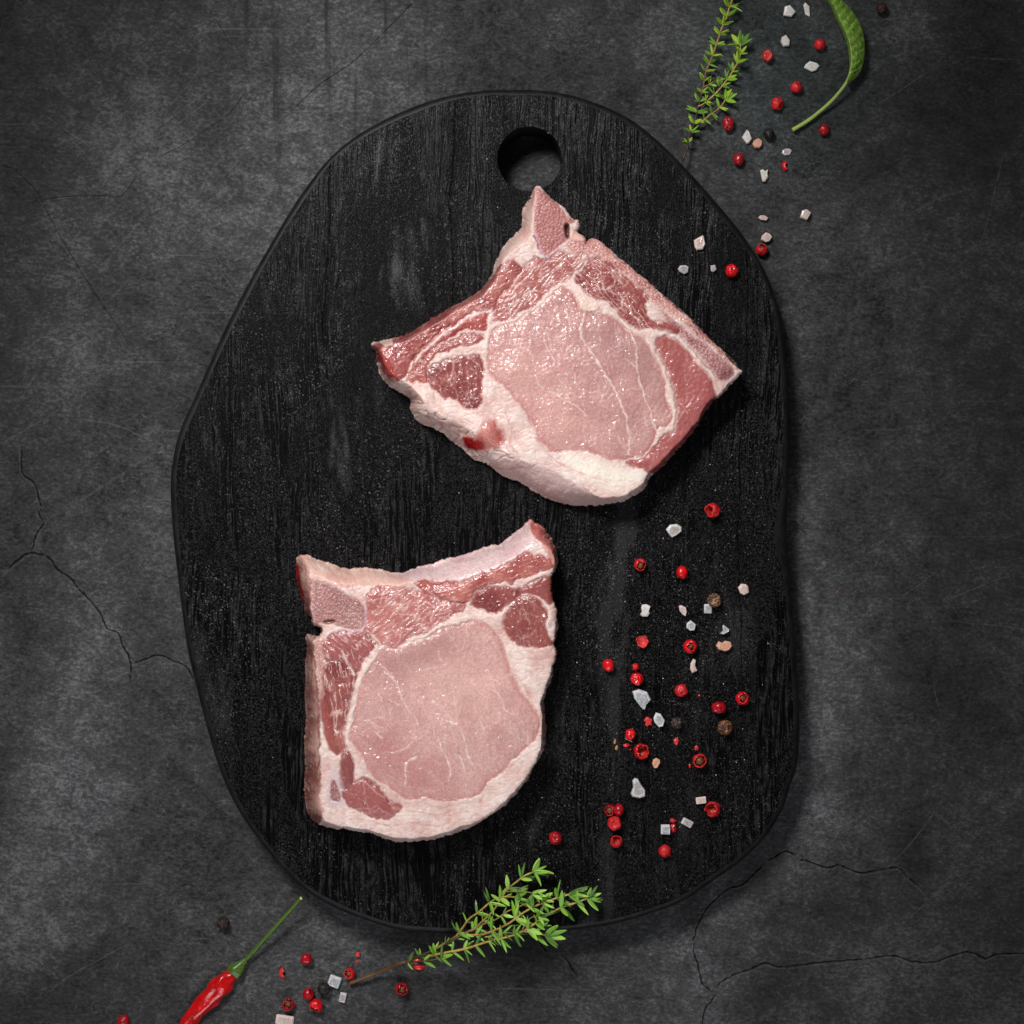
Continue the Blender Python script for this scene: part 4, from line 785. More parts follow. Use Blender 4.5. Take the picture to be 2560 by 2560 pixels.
def black_pepper(x, y, d, label, tone=(92, 62, 44)):
    r = d / 2 * S; z0 = gz(x, y); off = Vector((x * .3, y * .7, 1))
    bm = bmesh.new(); bmesh.ops.create_icosphere(bm, subdivisions=4, radius=1); cols = []
    for v in bm.verts:
        u = v.co.copy(); w = u + 0.25 * Vector((mnoise.noise(u * 2 + off), mnoise.noise(u * 2 - off), mnoise.noise(u * 2 + off * 2)))
        rd = abs(mnoise.noise(w * 2.6 + off)) * 2.4; rd = min(1, rd)
        k = 1 - 0.22 * (1 - rd) ** 2.5 + 0.05 * mnoise.noise(u * 7 + off)
        v.co = u * k * r; t = rd ** .8
        cols.append(lin(tone) * (0.05 + 0.9 * t ** 2.2 * (1 + .6 * mnoise.noise(u * 4 - off))))  # shade of the wrinkle crevices painted into the vertex colour
    zmin = min(v.co.z for v in bm.verts)
    for v in bm.verts: v.co.z -= zmin
    vs = [v.co.copy() for v in bm.verts]; bm.verts.index_update(); fs = [tuple(v.index for v in f.verts) for f in bm.faces]; bm.free()
    q = P(x, y, z0 + r); o = mesh_obj('black_peppercorn', vs, fs, M_BLACKP[0], None, True, cols, (q.x, q.y, z0))
    return tag(o, label, 'peppercorn', 'black peppercorns')
def salt(x, y, w, h, ang, mk, label, poly=None, hz=.5):
    rnd = random.Random(int(x * 3 + y * 5)); z0 = gz(x, y); a0 = math.radians(ang)
    if poly is None:
        n = rnd.choice((5, 6, 7)); poly = []
        for i in range(n):
            a = (i + rnd.uniform(-.28, .28)) * 2 * math.pi / n; k = rnd.uniform(.86, 1.08)
            px, py = w / 2 * k * math.cos(a), h / 2 * k * math.sin(a); poly.append((px, py))
    elif poly == 'rect': poly = [(-w*.5,-h*.42),(-w*.42,-h*.5),(w*.44,-h*.5),(w*.5,-h*.38),(w*.48,h*.46),(w*.4,h*.5),(-w*.45,h*.47),(-w*.5,h*.4)]
    poly = [(px * math.cos(a0) - py * math.sin(a0), -(px * math.sin(a0) + py * math.cos(a0))) for px, py in poly]
    Hh = min(w, h) * hz * S; n = len(poly); v = []; f = []
    lv = [(.9, 0), (1.0, .35), (.98, .7), (.84, 1.0)]
    for s, z in lv:
        for i, (px, py) in enumerate(poly):
            j = 1 + rnd.uniform(-.02, .02); v.append((px * S * s * j, py * S * s * j, Hh * z * (1 + rnd.uniform(-.14, .14) if z > .9 else 1)))
    for r in range(3):
        for i in range(n):
            j = (i + 1) % n; a, b, c, d = r * n + i, r * n + j, (r + 1) * n + j, (r + 1) * n + i
            f += [(a, b, c), (a, c, d)] if rnd.random() < .5 else [(a, b, d), (b, c, d)]
    for i, (px, py) in enumerate(poly):
        v.append((px * S * .60, py * S * .60, Hh * (1.06 + rnd.uniform(-.05, .05))))
    v.append((rnd.uniform(-.1, .1) * w * S, rnd.uniform(-.1, .1) * h * S, Hh * rnd.uniform(1.0, 1.12))); v.append((0, 0, 0))
    for i in range(n):
        j = (i + 1) % n; f.append((3 * n + i, 3 * n + j, 4 * n + j)); f.append((3 * n + i, 4 * n + j, 4 * n + i)); f.append((4 * n + i, 4 * n + j, 5 * n)); f.append((j, i, 5 * n + 1))
    if sum(poly[i][0] * poly[(i+1) % n][1] - poly[(i+1) % n][0] * poly[i][1] for i in range(n)) < 0: f = [tuple(reversed(t)) for t in f]
    q = P(x, y, z0 + Hh * .6); o = mesh_obj('salt_crystal', v, f, M_SALT[mk], None, False, None, (q.x, q.y, z0 + 0.0001))
    fa = o.data.attributes.new('frost_scatter', 'FLOAT', 'POINT'); fa.data.foreach_set('value', [0.5] * n + [.9] * n + [1.0] * n + [.95] * n + [.12] * n + [0.0, 0.3])  # whiter rim: frosted edges plus light scatter painted into the colour
    return tag(o, label, 'salt crystal', 'coarse salt crystals')

# ---- pink peppercorns: x, y, diameter, kind, label, options
PK = [
 (2049,111,28,'whole','wrinkled red peppercorn nearest the sage leaf, top right',dict()),
 (1919,140,28,'bowl','red peppercorn with a pale creased top, between thyme and upper salt',dict(mat=2,th=28,sq=(.88,1.1,.95))),
 (1990,218,30,'whole','smooth round red peppercorn inside the curve of the sage stem',dict()),
 (1943,259,31,'bowl','bright red peppercorn with a small cracked side, left of the sage stem',dict(ax=(.8,-.5,.5),th=32)),
 (1820,310,30,'dimple','oval crimson peppercorn with a dark hole, right of the upper thyme stem',dict(mat=1,ax=(-.2,-.7,.6),sq=(.92,1.2,.95))),
 (1846,398,29,'whole','dark crimson peppercorn below the oval one, near the board rim',dict(mat=1,sq=(.96,1.08,.95))),
 (2060,325,26,'whole','small dull teardrop shaped peppercorn right of the cut end of the sage stem',dict(mat=1,sq=(1,1.05,.9))),
 (1967,413,30,'crescent','curved red sliver of pepper skin right of the board top, on concrete',dict(th=60)),
 (1904,625,30,'open','cracked open red peppercorn just outside the right rim of the board',dict(ax=(.1,.6,.75),th=30,seedball=True)),
 (1829,677,31,'dimple','red peppercorn with a scar on top, on the board near its upper right rim',dict(ax=(.1,.3,1))),
 (1781,1276,36,'open','large red peppercorn with a torn flap on its left, below the upper chop',dict(ax=(-.8,-.1,.45),th=48)),
 (1600,1412,30,'open','torn red peppercorn showing its brown seed, right of the lower chop tip',dict(ax=(.2,-.4,.85),th=44,seedball=True)),
 (1705,1431,29,'whole','glossy smooth red peppercorn between a torn one and the brown peppercorn',dict(sq=(.95,1.12,.95))),
 (1606,1604,33,'flake','cupped coral piece of pepper shell above the pair of stacked peppercorns',dict(mat=2,th=72,ax=(.1,-.1,-1))),
 (1725,1616,33,'open','red peppercorn with a puckered brown top beside the blush salt lump',dict(ax=(0,-.1,1),th=26,seedball=True)),
 (1521,1663,30,'whole','glossy red peppercorn closest to the right side of the lower chop',dict(sq=(.95,1.08,.95))),
 (1588,1670,24,'flake','red shell fragment touching the top of a hollow ringed peppercorn',dict(th=60,ax=(.2,.3,1))),
 (1592,1697,31,'bowl','hollow red peppercorn cup with a shiny pit, above the largest clear crystal',dict(ax=(-.25,-.05,1),th=36)),
 (1703,1726,31,'dimple','red peppercorn with creased front, centre of the board seasoning',dict(ax=(.1,-.4,.9))),
 (1797,1769,31,'dimple','wide crimson peppercorn with two pits, left of the rightmost peppercorn',dict(mat=1,ax=(.35,0,.9),sq=(1.12,.92,.9))),
 (1856,1746,33,'open','rightmost red peppercorn, split open along its top',dict(ax=(.1,.2,1),th=36,seedball=True)),
 (1622,1805,27,'flake','flat matt red shell piece touching a clear salt crystal',dict(mat=2,th=58,ax=(0,0,1),sq=(1,1.15,.6))),
 (1576,1836,27,'dimple','small red peppercorn with a straw coloured stalk below it',dict(ax=(.1,-.3,1))),
 (1604,1878,37,'open','large red peppercorn burst open wide with ragged walls',dict(ax=(.3,.1,1),th=52,seedball=False)),
 (1749,1902,34,'open','red peppercorn shell filled with brown, lower right of the board',dict(ax=(.05,.15,1),th=46,seedball=True)),
 (1691,1854,20,'flake','small pink hourglass shaped skin flake below the grey brown peppercorn',dict(mat=2,th=62,sq=(.8,1.25,.5))),
 (1742,1871,14,'flake','tiny pink skin flake just above the brown filled shell',dict(mat=2,th=62,sq=(.9,1.2,.5))),
 (1725,1915,10,'flake','tiny red chip left of the brown filled shell',dict(th=62,sq=(.7,1.3,.6))),
 (1566,1864,16,'flake','small red chip left of the burst peppercorn',dict(th=62,sq=(1.3,.7,.6))),
 (1576,1874,6,'flake','very tiny red crumb between the chip and the burst peppercorn',dict(th=65)),
 (1748,1739,7,'flake','tiny square red crumb between the creased and the wide peppercorn',dict(th=65)),
 (1525,2026,28,'open','dark red peppercorn half with brown inside, left of a touching pair',dict(mat=1,ax=(-.2,.1,1),th=50,seedball=True)),
 (1547,2025,29,'whole','dull crimson peppercorn half, right of a touching pair',dict(mat=1,sq=(.82,1.1,.9))),
 (1536,2058,34,'bowl','red bowl shaped peppercorn directly below the touching pair',dict(ax=(0,-.05,1),th=38)),
 (1541,2104,29,'open','chipped red peppercorn half with a jagged top, lowest of the short column',dict(mat=0,ax=(0,.6,.7),th=50)),
 (1388,2095,32,'dimple','lone crimson peppercorn with a ringed scar, below right of the lower chop',dict(mat=1,ax=(.1,.15,1))),
 (1781,2023,38,'open','crumpled C shaped red shell at the lower right of the board',dict(mat=0,ax=(-.7,.1,.6),th=58)),
 (1683,2052,16,'flake','small shiny red shard above a crumpled shell piece',dict(th=60,sq=(1.2,.8,.7))),
 (1684,2071,22,'flake','crumpled crimson shell piece touching a pale blue salt crystal',dict(mat=1,th=66,sq=(.9,1.2,.8))),
 (1662,2127,31,'whole','round red peppercorn with a pointed tip, lowest on the board',dict(mat=0)),
 (766,2397,30,'whole','shiny crimson peppercorn left of the thyme, highest of the bottom group',dict(mat=1)),
 (771,2485,29,'bowl','crimson peppercorn with a raised lip, touching a broken one below',dict(mat=1,ax=(.8,.5,.3),th=30)),
 (721,2511,31,'open','dark crimson open peppercorn right of the red chilli',dict(mat=1,ax=(.1,.5,.9),th=42,seedball=True)),
 (790,2514,34,'open','broken red peppercorn with ragged lower edge beside the black one',dict(mat=0,ax=(-.3,-.8,.5),th=44)),
 (874,2434,27,'open','half brown half red peppercorn at the cut end of the lower thyme',dict(ax=(-.5,.2,.8),th=40,seedball=True)),
 (1005,2473,32,'open','open crimson peppercorn alone below the lower thyme stem',dict(mat=1,ax=(.15,0,1),th=42,seedball=True)),
 (710,2434,31,'crescent','folded pale red pepper skin between the chilli stem and the peppercorns',dict(mat=2,th=75)),
 (894,2388,16,'flake','small red skin chip above the brown and red peppercorn',dict(mat=2,th=60)),
 (893,2405,10,'flake','tiny red crumb under a small skin chip, left of the thyme',dict(mat=2,th=60,sq=(1.2,.7,.6))),
 (1042,2403,22,'flake','dusky pink shell piece half hidden under the thyme leaves',dict(mat=2,th=60,sq=(1.2,.6,.6))),
 (1047,2420,26,'flake','red shell pieces poking out below the first thyme leaves',dict(mat=0,th=62,sq=(1.2,.7,.7))),
 (309,2553,31,'whole','red peppercorn cut by the bottom edge of the picture, far left',dict(mat=1)),
]
for x, y, d, k, lb, op in PK:
    o = pepper(x, y, d, k, lb, **op)
    if (x, y) == (1662, 2127):
        r = d / 2 * S
        mesh_obj('tip', [(r*.45,-r*.75,r*1.0),(r*.78,-r*.40,r*1.0),(r*.65,-r*.6,r*1.35),(r*1.35,-r*1.0,r*.75),(r*.65,-r*.6,r*.5)], [(0,2,3),(2,1,3),(1,4,3),(4,0,3)], M_PINK[0], o)
    if (x, y) == (1576, 1836):
        r = d / 2 * S
        mesh_obj('stalk', [(-r*.8,-r*.3,r*.5),(-r*.6,-r*.5,r*.9),(r*.3,-r*1.5,r*.2),(r*.5,-r*1.4,r*.1),(-r*.9,-r*.9,r*.3),(-r*.2,-r*.9,r*.6)], [(0,4,5),(0,5,1),(4,2,5),(2,3,5)], simple_mat('straw', (190,160,100), .6), o)
for (x, y, w, hh, lb) in [(1537,1854,6,13,'upper straw coloured husk sliver left of the small stalked peppercorn'),(1541,1869,8,13,'lower husk sliver left of the small stalked peppercorn'),(2093,1480,10,12,'tiny brown crumb alone on the concrete right of the board')]:
    a = w / 2 * S; b = hh / 2 * S; q = P(x, y, gz(x, y))
    v = [(-a,-b*.6,0),(0,-b,0),(a,-b*.2,0),(a*.6,b,0),(-a*.6,b*.5,0),(-a*.4,0,a*.9),(a*.3,b*.2,a*.8)]
    f = [(0,1,5),(1,6,5),(1,2,6),(2,3,6),(3,5,6),(3,4,5),(4,0,5)]
    o = mesh_obj('husk_crumb', v, f, simple_mat('husk_%d' % x, (176,136,74) if x < 2000 else (110,62,48), .6), None, True, None, (q.x, q.y, q.z + .0002)); tag(o, lb, 'crumb')
# ---- black peppercorns
black_pepper(2204,21,29,'brown black peppercorn in the far top right corner',(84,44,24))
black_pepper(1922,334,28,'black peppercorn beside the orange salt grain, upper right',(52,40,34))
black_pepper(1786,1501,34,'light brown wrinkled peppercorn touching a small bluish crystal',(190,140,104))
black_pepper(1692,1808,29,'matt grey brown peppercorn right of a clear salt crystal',(104,84,70))
black_pepper(1813,1819,37,'largest brown wrinkled peppercorn, under the rightmost red ones',(176,116,72))
black_pepper(558,2308,32,'dark brown peppercorn alone between board rim and chilli',(74,44,34))
black_pepper(810,2472,33,'black peppercorn between the crimson peppercorns and a square crystal',(46,30,30))
# ---- salt
SL = [
 (1974,29,36,31,0,'w','oval white salt grain at the top, left of its slanted neighbour',None,.4),
 (2017,24,17,38,-18,'w','slanted narrow white salt grain at the top edge beside the oval one',None,.5),
 (1964,102,25,32,-10,'w','white almond shaped grain below the two topmost crystals',None,.5),
 (2030,166,40,27,0,'w','wide flat white grain just left of the sage leaf',None,.35),
 (1867,342,26,37,0,'w','white diamond shaped crystal touching an orange grain',[(-13,2),(0,-18),(5,-14),(13,5),(5,16),(0,18)],.5),
 (1894,358,28,25,-25,'o','orange tinted salt grain beside the white diamond',None,.55),
 (1967,379,25,18,-10,'g','faint grey translucent grain above the curved red sliver',None,.3),
 (1910,438,21,32,0,'w','jagged white crystal between board rim and curved red sliver',[(-10,-12),(-3,-15),(2,-10),(10,-15),(8,-3),(11,4),(3,16),(-4,16),(-7,3)],.55),
 (1908,545,31,16,8,'p','flat blush sliver of salt just outside the right board rim',None,.6),
 (2013,537,30,29,0,'p','round blush crystal furthest right of the upper crystals',None,.55),
 (1916,594,29,25,0,'p','rounded pale crystal directly above the cracked peppercorn at the rim',None,.55),
 (1749,607,28,37,0,'p','four sided translucent crystal on the board, right of the chop bone tip',[(-14,-6),(4,-17),(9,-18),(14,4),(8,16),(-7,18),(-12,10)],.35),
 (1709,674,27,26,35,'g','pale oval crystal lowest left of three near the upper chop',None,.4),
 (1783,671,17,20,0,'g','small pale grain left of a scarred red peppercorn on the board',None,.5),
 (1685,1326,40,34,0,'g','fan shaped translucent crystal below the upper chop',[(-20,-2),(-10,-14),(8,-16),(19,-8),(19,2),(6,12),(-5,18),(-14,8)],.35),
 (1859,1473,29,28,30,'p','rounded grey blush grain near the right rim of the board',None,.45),
 (1613,1526,27,30,0,'w','kidney shaped white crystal right of the lower chop',[(-8,-14),(4,-15),(13,-10),(9,3),(12,6),(6,15),(-6,15),(-13,11),(-8,3),(-10,-6)],.45),
 (1707,1527,20,29,0,'p','pointed beige crystal right of the kidney shaped one',[(-10,-12),(-4,-14),(8,-8),(10,2),(7,14),(-1,9),(-8,0)],.45),
 (1770,1522,19,23,0,'c','small bluish crystal touching the light brown wrinkled peppercorn','rect',.6),
 (1728,1564,27,26,40,'c','glassy clear crystal below the pointed beige one',None,.6),
 (1812,1574,23,24,0,'c','clear three cornered crystal left of the right rim',[(-4,-12),(11,-1),(10,5),(-4,12),(-11,10),(-4,2),(-6,-6)],.6),
 (1810,1615,40,27,0,'o','lumpy blush double crystal right of the puckered peppercorn',[(-20,0),(-13,-12),(-4,-8),(3,-13),(16,-10),(20,0),(12,10),(2,13),(-12,9)],.55),
 (1734,1666,29,30,40,'p','bent beige crystal below the puckered peppercorn',[(-13,-14),(-6,-15),(2,-4),(14,2),(8,15),(-2,11),(-10,0)],.45),
 (1604,1749,46,52,0,'c','largest clear glassy crystal, under the hollow peppercorn cup',[(-23,-20),(-6,-25),(14,-18),(23,0),(12,12),(8,25),(2,23),(-8,10),(-18,-2)],.5),
 (1647,1802,33,31,30,'c','clear crystal with white rim touching a flat red shell piece',[(-16,-14),(-4,-17),(12,-8),(16,6),(8,14),(-8,8),(-15,0)],.5),
 (1640,1907,20,28,10,'o','small pink crystal beside the burst peppercorn',None,.55),
 (1595,1970,37,50,0,'g','tall pear shaped cloudy crystal above the touching peppercorn pair',[(-14,-18),(-8,-25),(0,-22),(8,-8),(18,6),(18,20),(4,25),(-14,22),(-18,14),(-12,-2)],.5),
 (1753,2001,26,17,-8,'p','small rectangular crystal touching the C shaped red shell','rect',.5),
 (1664,2074,23,24,0,'c','pale blue cube crystal left of a crumpled shell piece','rect',.7),
 (1718,2057,28,17,28,'g','slanted rectangular crystal right of the crumpled shell piece','rect',.6),
 (836,2454,30,28,20,'c','square clear crystal right of the black peppercorn at the bottom','rect',.5),
 (857,2494,17,25,12,'g','small upright rectangular crystal below the square clear one','rect',.6),
 (712,2551,46,26,8,'p','large rectangular crystal cut by the bottom edge of the picture','rect',.4),
]
for a in SL: salt(a[0], a[1], a[2], a[3], a[4], a[5], a[6], a[7], a[8])

def dust():
    rnd = random.Random(8); v = []; f = []; cc = []
    for _ in range(360):
        x = rnd.gauss(1660, 190); y = rnd.gauss(1680, 300)
        if rnd.random() < .35: x, y = rnd.uniform(480, 1950), rnd.uniform(300, 2250)
        if not on_board(x, y): continue
        q = P(x, y, BT); r = rnd.choice((.8, 1.0, 1.3, 1.9)) * S * rnd.uniform(.6, 1.1); b0 = len(v); a = rnd.random() * 3
        col = rnd.choice(((220,214,208),(200,190,182),(170,140,116),(120,60,50),(226,222,218)))
        for k in range(4): v.append((q.x + r * math.cos(a + k * 1.57) * rnd.uniform(.6, 1.1), q.y + r * math.sin(a + k * 1.57) * rnd.uniform(.6, 1.1), BT))
        v.append((q.x, q.y, BT + r * .8)); f += [(b0 + k, b0 + (k + 1) % 4, b0 + 4) for k in range(4)]; cc += [lin(col)] * 5
    o = mesh_obj('seasoning_dust', v, f, simple_mat('seasoning_dust', (200,190,180), .5, attrcol=True), None, False, cc)
    tag(o, 'fine crumbs of salt and pepper scattered over the black board', kind='stuff')
dust()
# ------------------------------------------------------------------ tubes and leaves
def tube(path, radii, segs=8, flat=1.0, noisef=None):
    v = []; f = []; n = len(path)
    for i in range(n):
        t = (path[min(i + 1, n - 1)] - path[max(i - 1, 0)]).normalized()
        s = t.cross(Vector((0, 0, 1))); s = s.normalized() if s.length > 1e-6 else Vector((1, 0, 0)); u = s.cross(t).normalized()
        for k in range(segs):
            a = k * 2 * math.pi / segs; r = radii[i]
            if noisef: r *= noisef(i / (n - 1), a)
            v.append(path[i] + s * math.cos(a) * r + u * math.sin(a) * r * flat)
    for i in range(n - 1):
        for k in range(segs):
            j = (k + 1) % segs; f.append((i * segs + k, (i + 1) * segs + k, (i + 1) * segs + j, i * segs + j))
    f.append(tuple(range(segs))); f.append(tuple(reversed(range((n - 1) * segs, n * segs))))
    return v, f
def leaf_mesh(name, wid, curl, hue, seed):
    rnd = random.Random(seed); R = 9; v = []; c = []; f = []
    for side in (1, 0):
        for i in range(R):
            t = i / (R - 1); w = wid * (math.sin(math.pi * min(1, (t * .94 + .06)) ** .8)) ** .75 + .012
            zc_ = curl * t * t
            for k, s in enumerate((-1, -.55, 0, .55, 1)):
                edge = abs(s)
                z = zc_ + wid * (.30 * edge - .42 * (edge > .9) * .5) - (0 if side else .03)
                v.append((t, s * w, z))
                pale = (edge > .9) * .75 + (edge < .1) * .55
                g = np.array(lin(hue)) * (1 - pale) + np.array(lin((min(255, hue[0] + 70), min(255, hue[1] + 55), hue[2] + 60))) * pale
                c.append(g * (.85 + .3 * t))
    b = R * 5
    for i in range(R - 1):
        for k in range(4):
            a = i * 5 + k; f.append((a, a + 5, a + 6, a + 1)); a += b; f.append((a, a + 1, a + 6, a + 5))
        f.append((i * 5, i * 5 + b, i * 5 + 5 + b, i * 5 + 5)); f.append((i * 5 + 4, i * 5 + 9, i * 5 + 9 + b, i * 5 + 4 + b))
    me = bpy.data.meshes.new(name); me.from_pydata(v, [], f); me.polygons.foreach_set('use_smooth', [True] * len(me.polygons))
    a = me.color_attributes.new('Col', 'FLOAT_COLOR', 'POINT'); a.data.foreach_set('color', np.array([(*x, 1) for x in c], dtype=np.float32).ravel())
    me.materials.append(M_LEAF); return me
LM = [leaf_mesh('leaf', .10, -.10, (80, 142, 20), 1), leaf_mesh('leaf', .115, .12, (104, 164, 34), 2), leaf_mesh('leaf', .09, -.22, (50, 100, 14), 3), leaf_mesh('leaf', .125, .05, (132, 184, 58), 4)]
LD = [leaf_mesh('leaf', .13, .10, (104, 158, 14), 5), leaf_mesh('leaf', .12, -.12, (70, 124, 10), 6), leaf_mesh('leaf', .145, .04, (142, 184, 24), 7)]
def put_leaf(root, pos, ang, elev, ln, meshes, rnd, roll=None):
    d = Vector((math.cos(ang) * math.cos(elev), math.sin(ang) * math.cos(elev), math.sin(elev)))
    up = Vector((0, 0, 1)); y = up.cross(d).normalized(); z = d.cross(y).normalized()
    rl = roll if roll is not None else rnd.gauss(0, .55); y2 = y * math.cos(rl) + z * math.sin(rl); z2 = d.cross(y2)
    M = Matrix(((d.x, y2.x, z2.x, 0), (d.y, y2.y, z2.y, 0), (d.z, y2.z, z2.z, 0), (0, 0, 0, 1))) @ Matrix.Scale(ln, 4)
    o = bpy.data.objects.new('leaf', rnd.choice(meshes)); COL.objects.link(o); o.parent = root
    M = M @ Matrix.Diagonal((1, rnd.uniform(.7, 1.25), rnd.uniform(.6, 2.2), 1))
    M.translation = pos - root.location; o.matrix_local = M; return o
def sprig(label, branches, zf, meshes, seed, group=None, llen=(14, 20), spacing=26, origin=(0, 0), npc=(2, 2, 3)):
    rnd = random.Random(seed); q = P(origin[0], origin[1], zf(*origin))
    root = empty('thyme_sprig', q, label, 'herb', group)
    for bi, (pts, r0, r1, c0, c1, leaves, tipn) in enumerate(branches):
        p = catmull(pts, 5, False); n = len(p); path = []; cum = [0]
        for i in range(n):
            z = zf(p[i][0], p[i][1]) + bi * 0.0004 + .0009 * math.sin(i * .5 + bi)
            path.append(P(p[i][0], p[i][1], z))
            if i: cum.append(cum[-1] + float(np.linalg.norm(p[i] - p[i - 1])))
        rad = [(r0 + (r1 - r0) * i / (n - 1)) * .88 * S * (1 + .12 * rnd.random()) for i in range(n)]
        vv, ff = tube([a - root.location for a in path], rad, 8)
        cols = []
        for i in range(n):
            t = i / (n - 1); cc = lin(c0) * (1 - t) + lin(c1) * t
            cols += [cc * rnd.uniform(.8, 1.15)] * 8
        mesh_obj('stem', vv, ff, M_STEM, root, True, cols)
        if not leaves: continue
        s = leaves[0]; k = 0
        while s < cum[-1] + 1:
            i = min(range(n), key=lambda a: abs(cum[a] - s)); t = (path[min(i + 1, n - 1)] - path[max(i - 1, 0)]); th = math.atan2(t.y, t.x)
            last = s + spacing * .8 > cum[-1]; fr = s / cum[-1]
            L_ = rnd.uniform(*llen) * S * (leaves[1] if len(leaves) > 1 else 1) * (.85 + .3 * fr)
            npair = rnd.choice(npc)
            for m in range(npair):
                for sd in (-1, 1):
                    a = th + sd * (math.radians(rnd.uniform(28, 78)) + (.25 if m else 0)); el = rnd.uniform(-.25, .55) if m == 0 else rnd.uniform(0, .8)
                    put_leaf(root, path[i], a, el, L_ * rnd.uniform(.75, 1.1) * (.7 if m == 2 else 1), meshes, rnd)
            if last:
                for m in range(tipn): put_leaf(root, path[i], th + rnd.uniform(-.45, .45), rnd.uniform(0, .5), L_ * rnd.uniform(.75, 1.15), meshes, rnd)
                break
            s += spacing * rnd.uniform(.8, 1.2); k += 1
            if s > cum[-1]: s = cum[-1]
    return root
Z8 = lambda l, oy: [(1680 + x / 8.782, oy + y / 8.782) for x, y in l]
YEL = (206, 176, 84); BRN = (84, 58, 42); WD = (70, 48, 50)
m1 = Z8([(235,1770),(300,1600),(345,1480),(358,1300),(430,1100),(480,980),(530,780),(580,580),(640,330),(690,130)], 200) + Z8([(720,1700),(750,1560),(830,1370),(910,1170),(960,1020),(1050,750),(1100,600),(1180,440),(1240,230),(1320,0)], 0) + [(1838,-26),(1844,-60)]
def zt1(x, y): return 0.0030 + 0.0022 * math.sin(y * .02) + 0.0012
br1 = [(m1[:9], 2.6, 2.2, BRN, WD, (48, .95), 0), (m1[8:], 2.2, 2.4, (120, 80, 60), YEL, (10, 1.0), 3),
 (Z8([(580,580),(740,490),(980,270),(1180,30)], 200) + Z8([(1330,1570),(1460,1330),(1500,1180),(1500,960)], 0), 2.0, 1.8, (200,160,80), YEL, (24, 1.0), 4),
 (Z8([(520,960),(680,890),(850,750),(1000,650),(1120,520),(1170,430)], 200), 1.9, 1.6, (190,150,70), (190,160,60), (26, .9), 4),
 (Z8([(700,150),(820,90),(920,30),(980,20)], 200), 1.5, 1.2, (180,130,60), (150,140,50), (14, .8), 3)]
sprig('upper thyme sprig lying on concrete with its bare brown tip at the board rim', br1, zt1, LD, 5, 'thyme sprigs', (22, 30), 25, (1707, 401))
ZB = lambda l: [(850 + x / 2.76, 2120 + y / 2.76) for x, y in l]
def zt2(x, y):
    t = (x - 875) / (1165 - 875); t = max(0, min(1, t)); t = t * t * (3 - 2 * t)
    return 0.0022 + (BT + 0.0022) * t + 0.0028 * max(0, min(1, (x - 1165) / 150))
OL = (160, 150, 64); DK = (62, 40, 26); OR = (138, 108, 44)
br2 = [(ZB([(65,935),(180,890),(300,845),(400,800),(455,785),(520,760),(600,725),(680,690),(760,645),(860,590)]), 4.6, 3.4, (104,70,34), DK, (155, .75), 0),
 (ZB([(640,705),(720,660),(800,610),(850,545),(890,490),(960,440),(1030,380),(1090,345),(1160,335),(1240,345)]), 3.2, 2.2, OR, (150,140,50), (40, 1.0), 4),
 (ZB([(860,590),(930,550),(1000,490),(1060,430),(1110,350),(1150,290),(1210,240),(1275,190),(1340,165)]), 2.8, 2.2, OR, OL, (22, 1.0), 5),
 (ZB([(900,575),(1000,520),(1080,490),(1150,440),(1220,410),(1300,380),(1370,368)]), 2.3, 1.8, OR, (140,120,46), (14, .95), 4),
 (ZB([(880,600),(980,597),(1060,570),(1120,545),(1180,510),(1260,450),(1350,400),(1430,370),(1495,345),(1560,325),(1600,318)]), 3.0, 2.4, (170,110,50), (180,160,90), (22, 1.15), 6),
 (ZB([(600,750),(700,728),(820,705),(900,685),(960,665),(1040,640),(1130,620),(1200,600),(1260,575),(1340,525),(1410,475),(1470,440),(1540,405),(1620,380),(1700,350),(1740,345)]), 3.2, 2.4, (180,150,60), (170,150,80), (20, 1.1), 7),
 (ZB([(1260,575),(1340,585),(1410,600),(1440,602)]), 1.9, 1.6, (180,140,90), (150,140,70), (30, 1.3), 4),
 (ZB([(1000,615),(1060,605),(1100,590),(1150,585),(1210,590)]), 1.9, 1.5, (150,150,60), (120,130,50), (14, .95), 3),
 (ZB([(1260,560),(1290,510),(1320,480),(1370,470)]), 1.5, 1.2, (160,130,70), (120,130,50), (22, .9), 3),
 (ZB([(1150,300),(1220,300),(1300,305),(1340,315)]), 1.7, 1.4, (150,120,50), (130,130,60), (24, 1.0), 5),
 (ZB([(460,790),(540,785),(650,770),(760,740)]), 2.4, 1.6, DK, (90,80,30), (6, .9), 2)]
sprig('lower thyme sprig leaning from the concrete onto the bottom of the board', br2, zt2, LM, 12, 'thyme sprigs', (27, 38), 35, (875, 2459), (1, 1, 2))

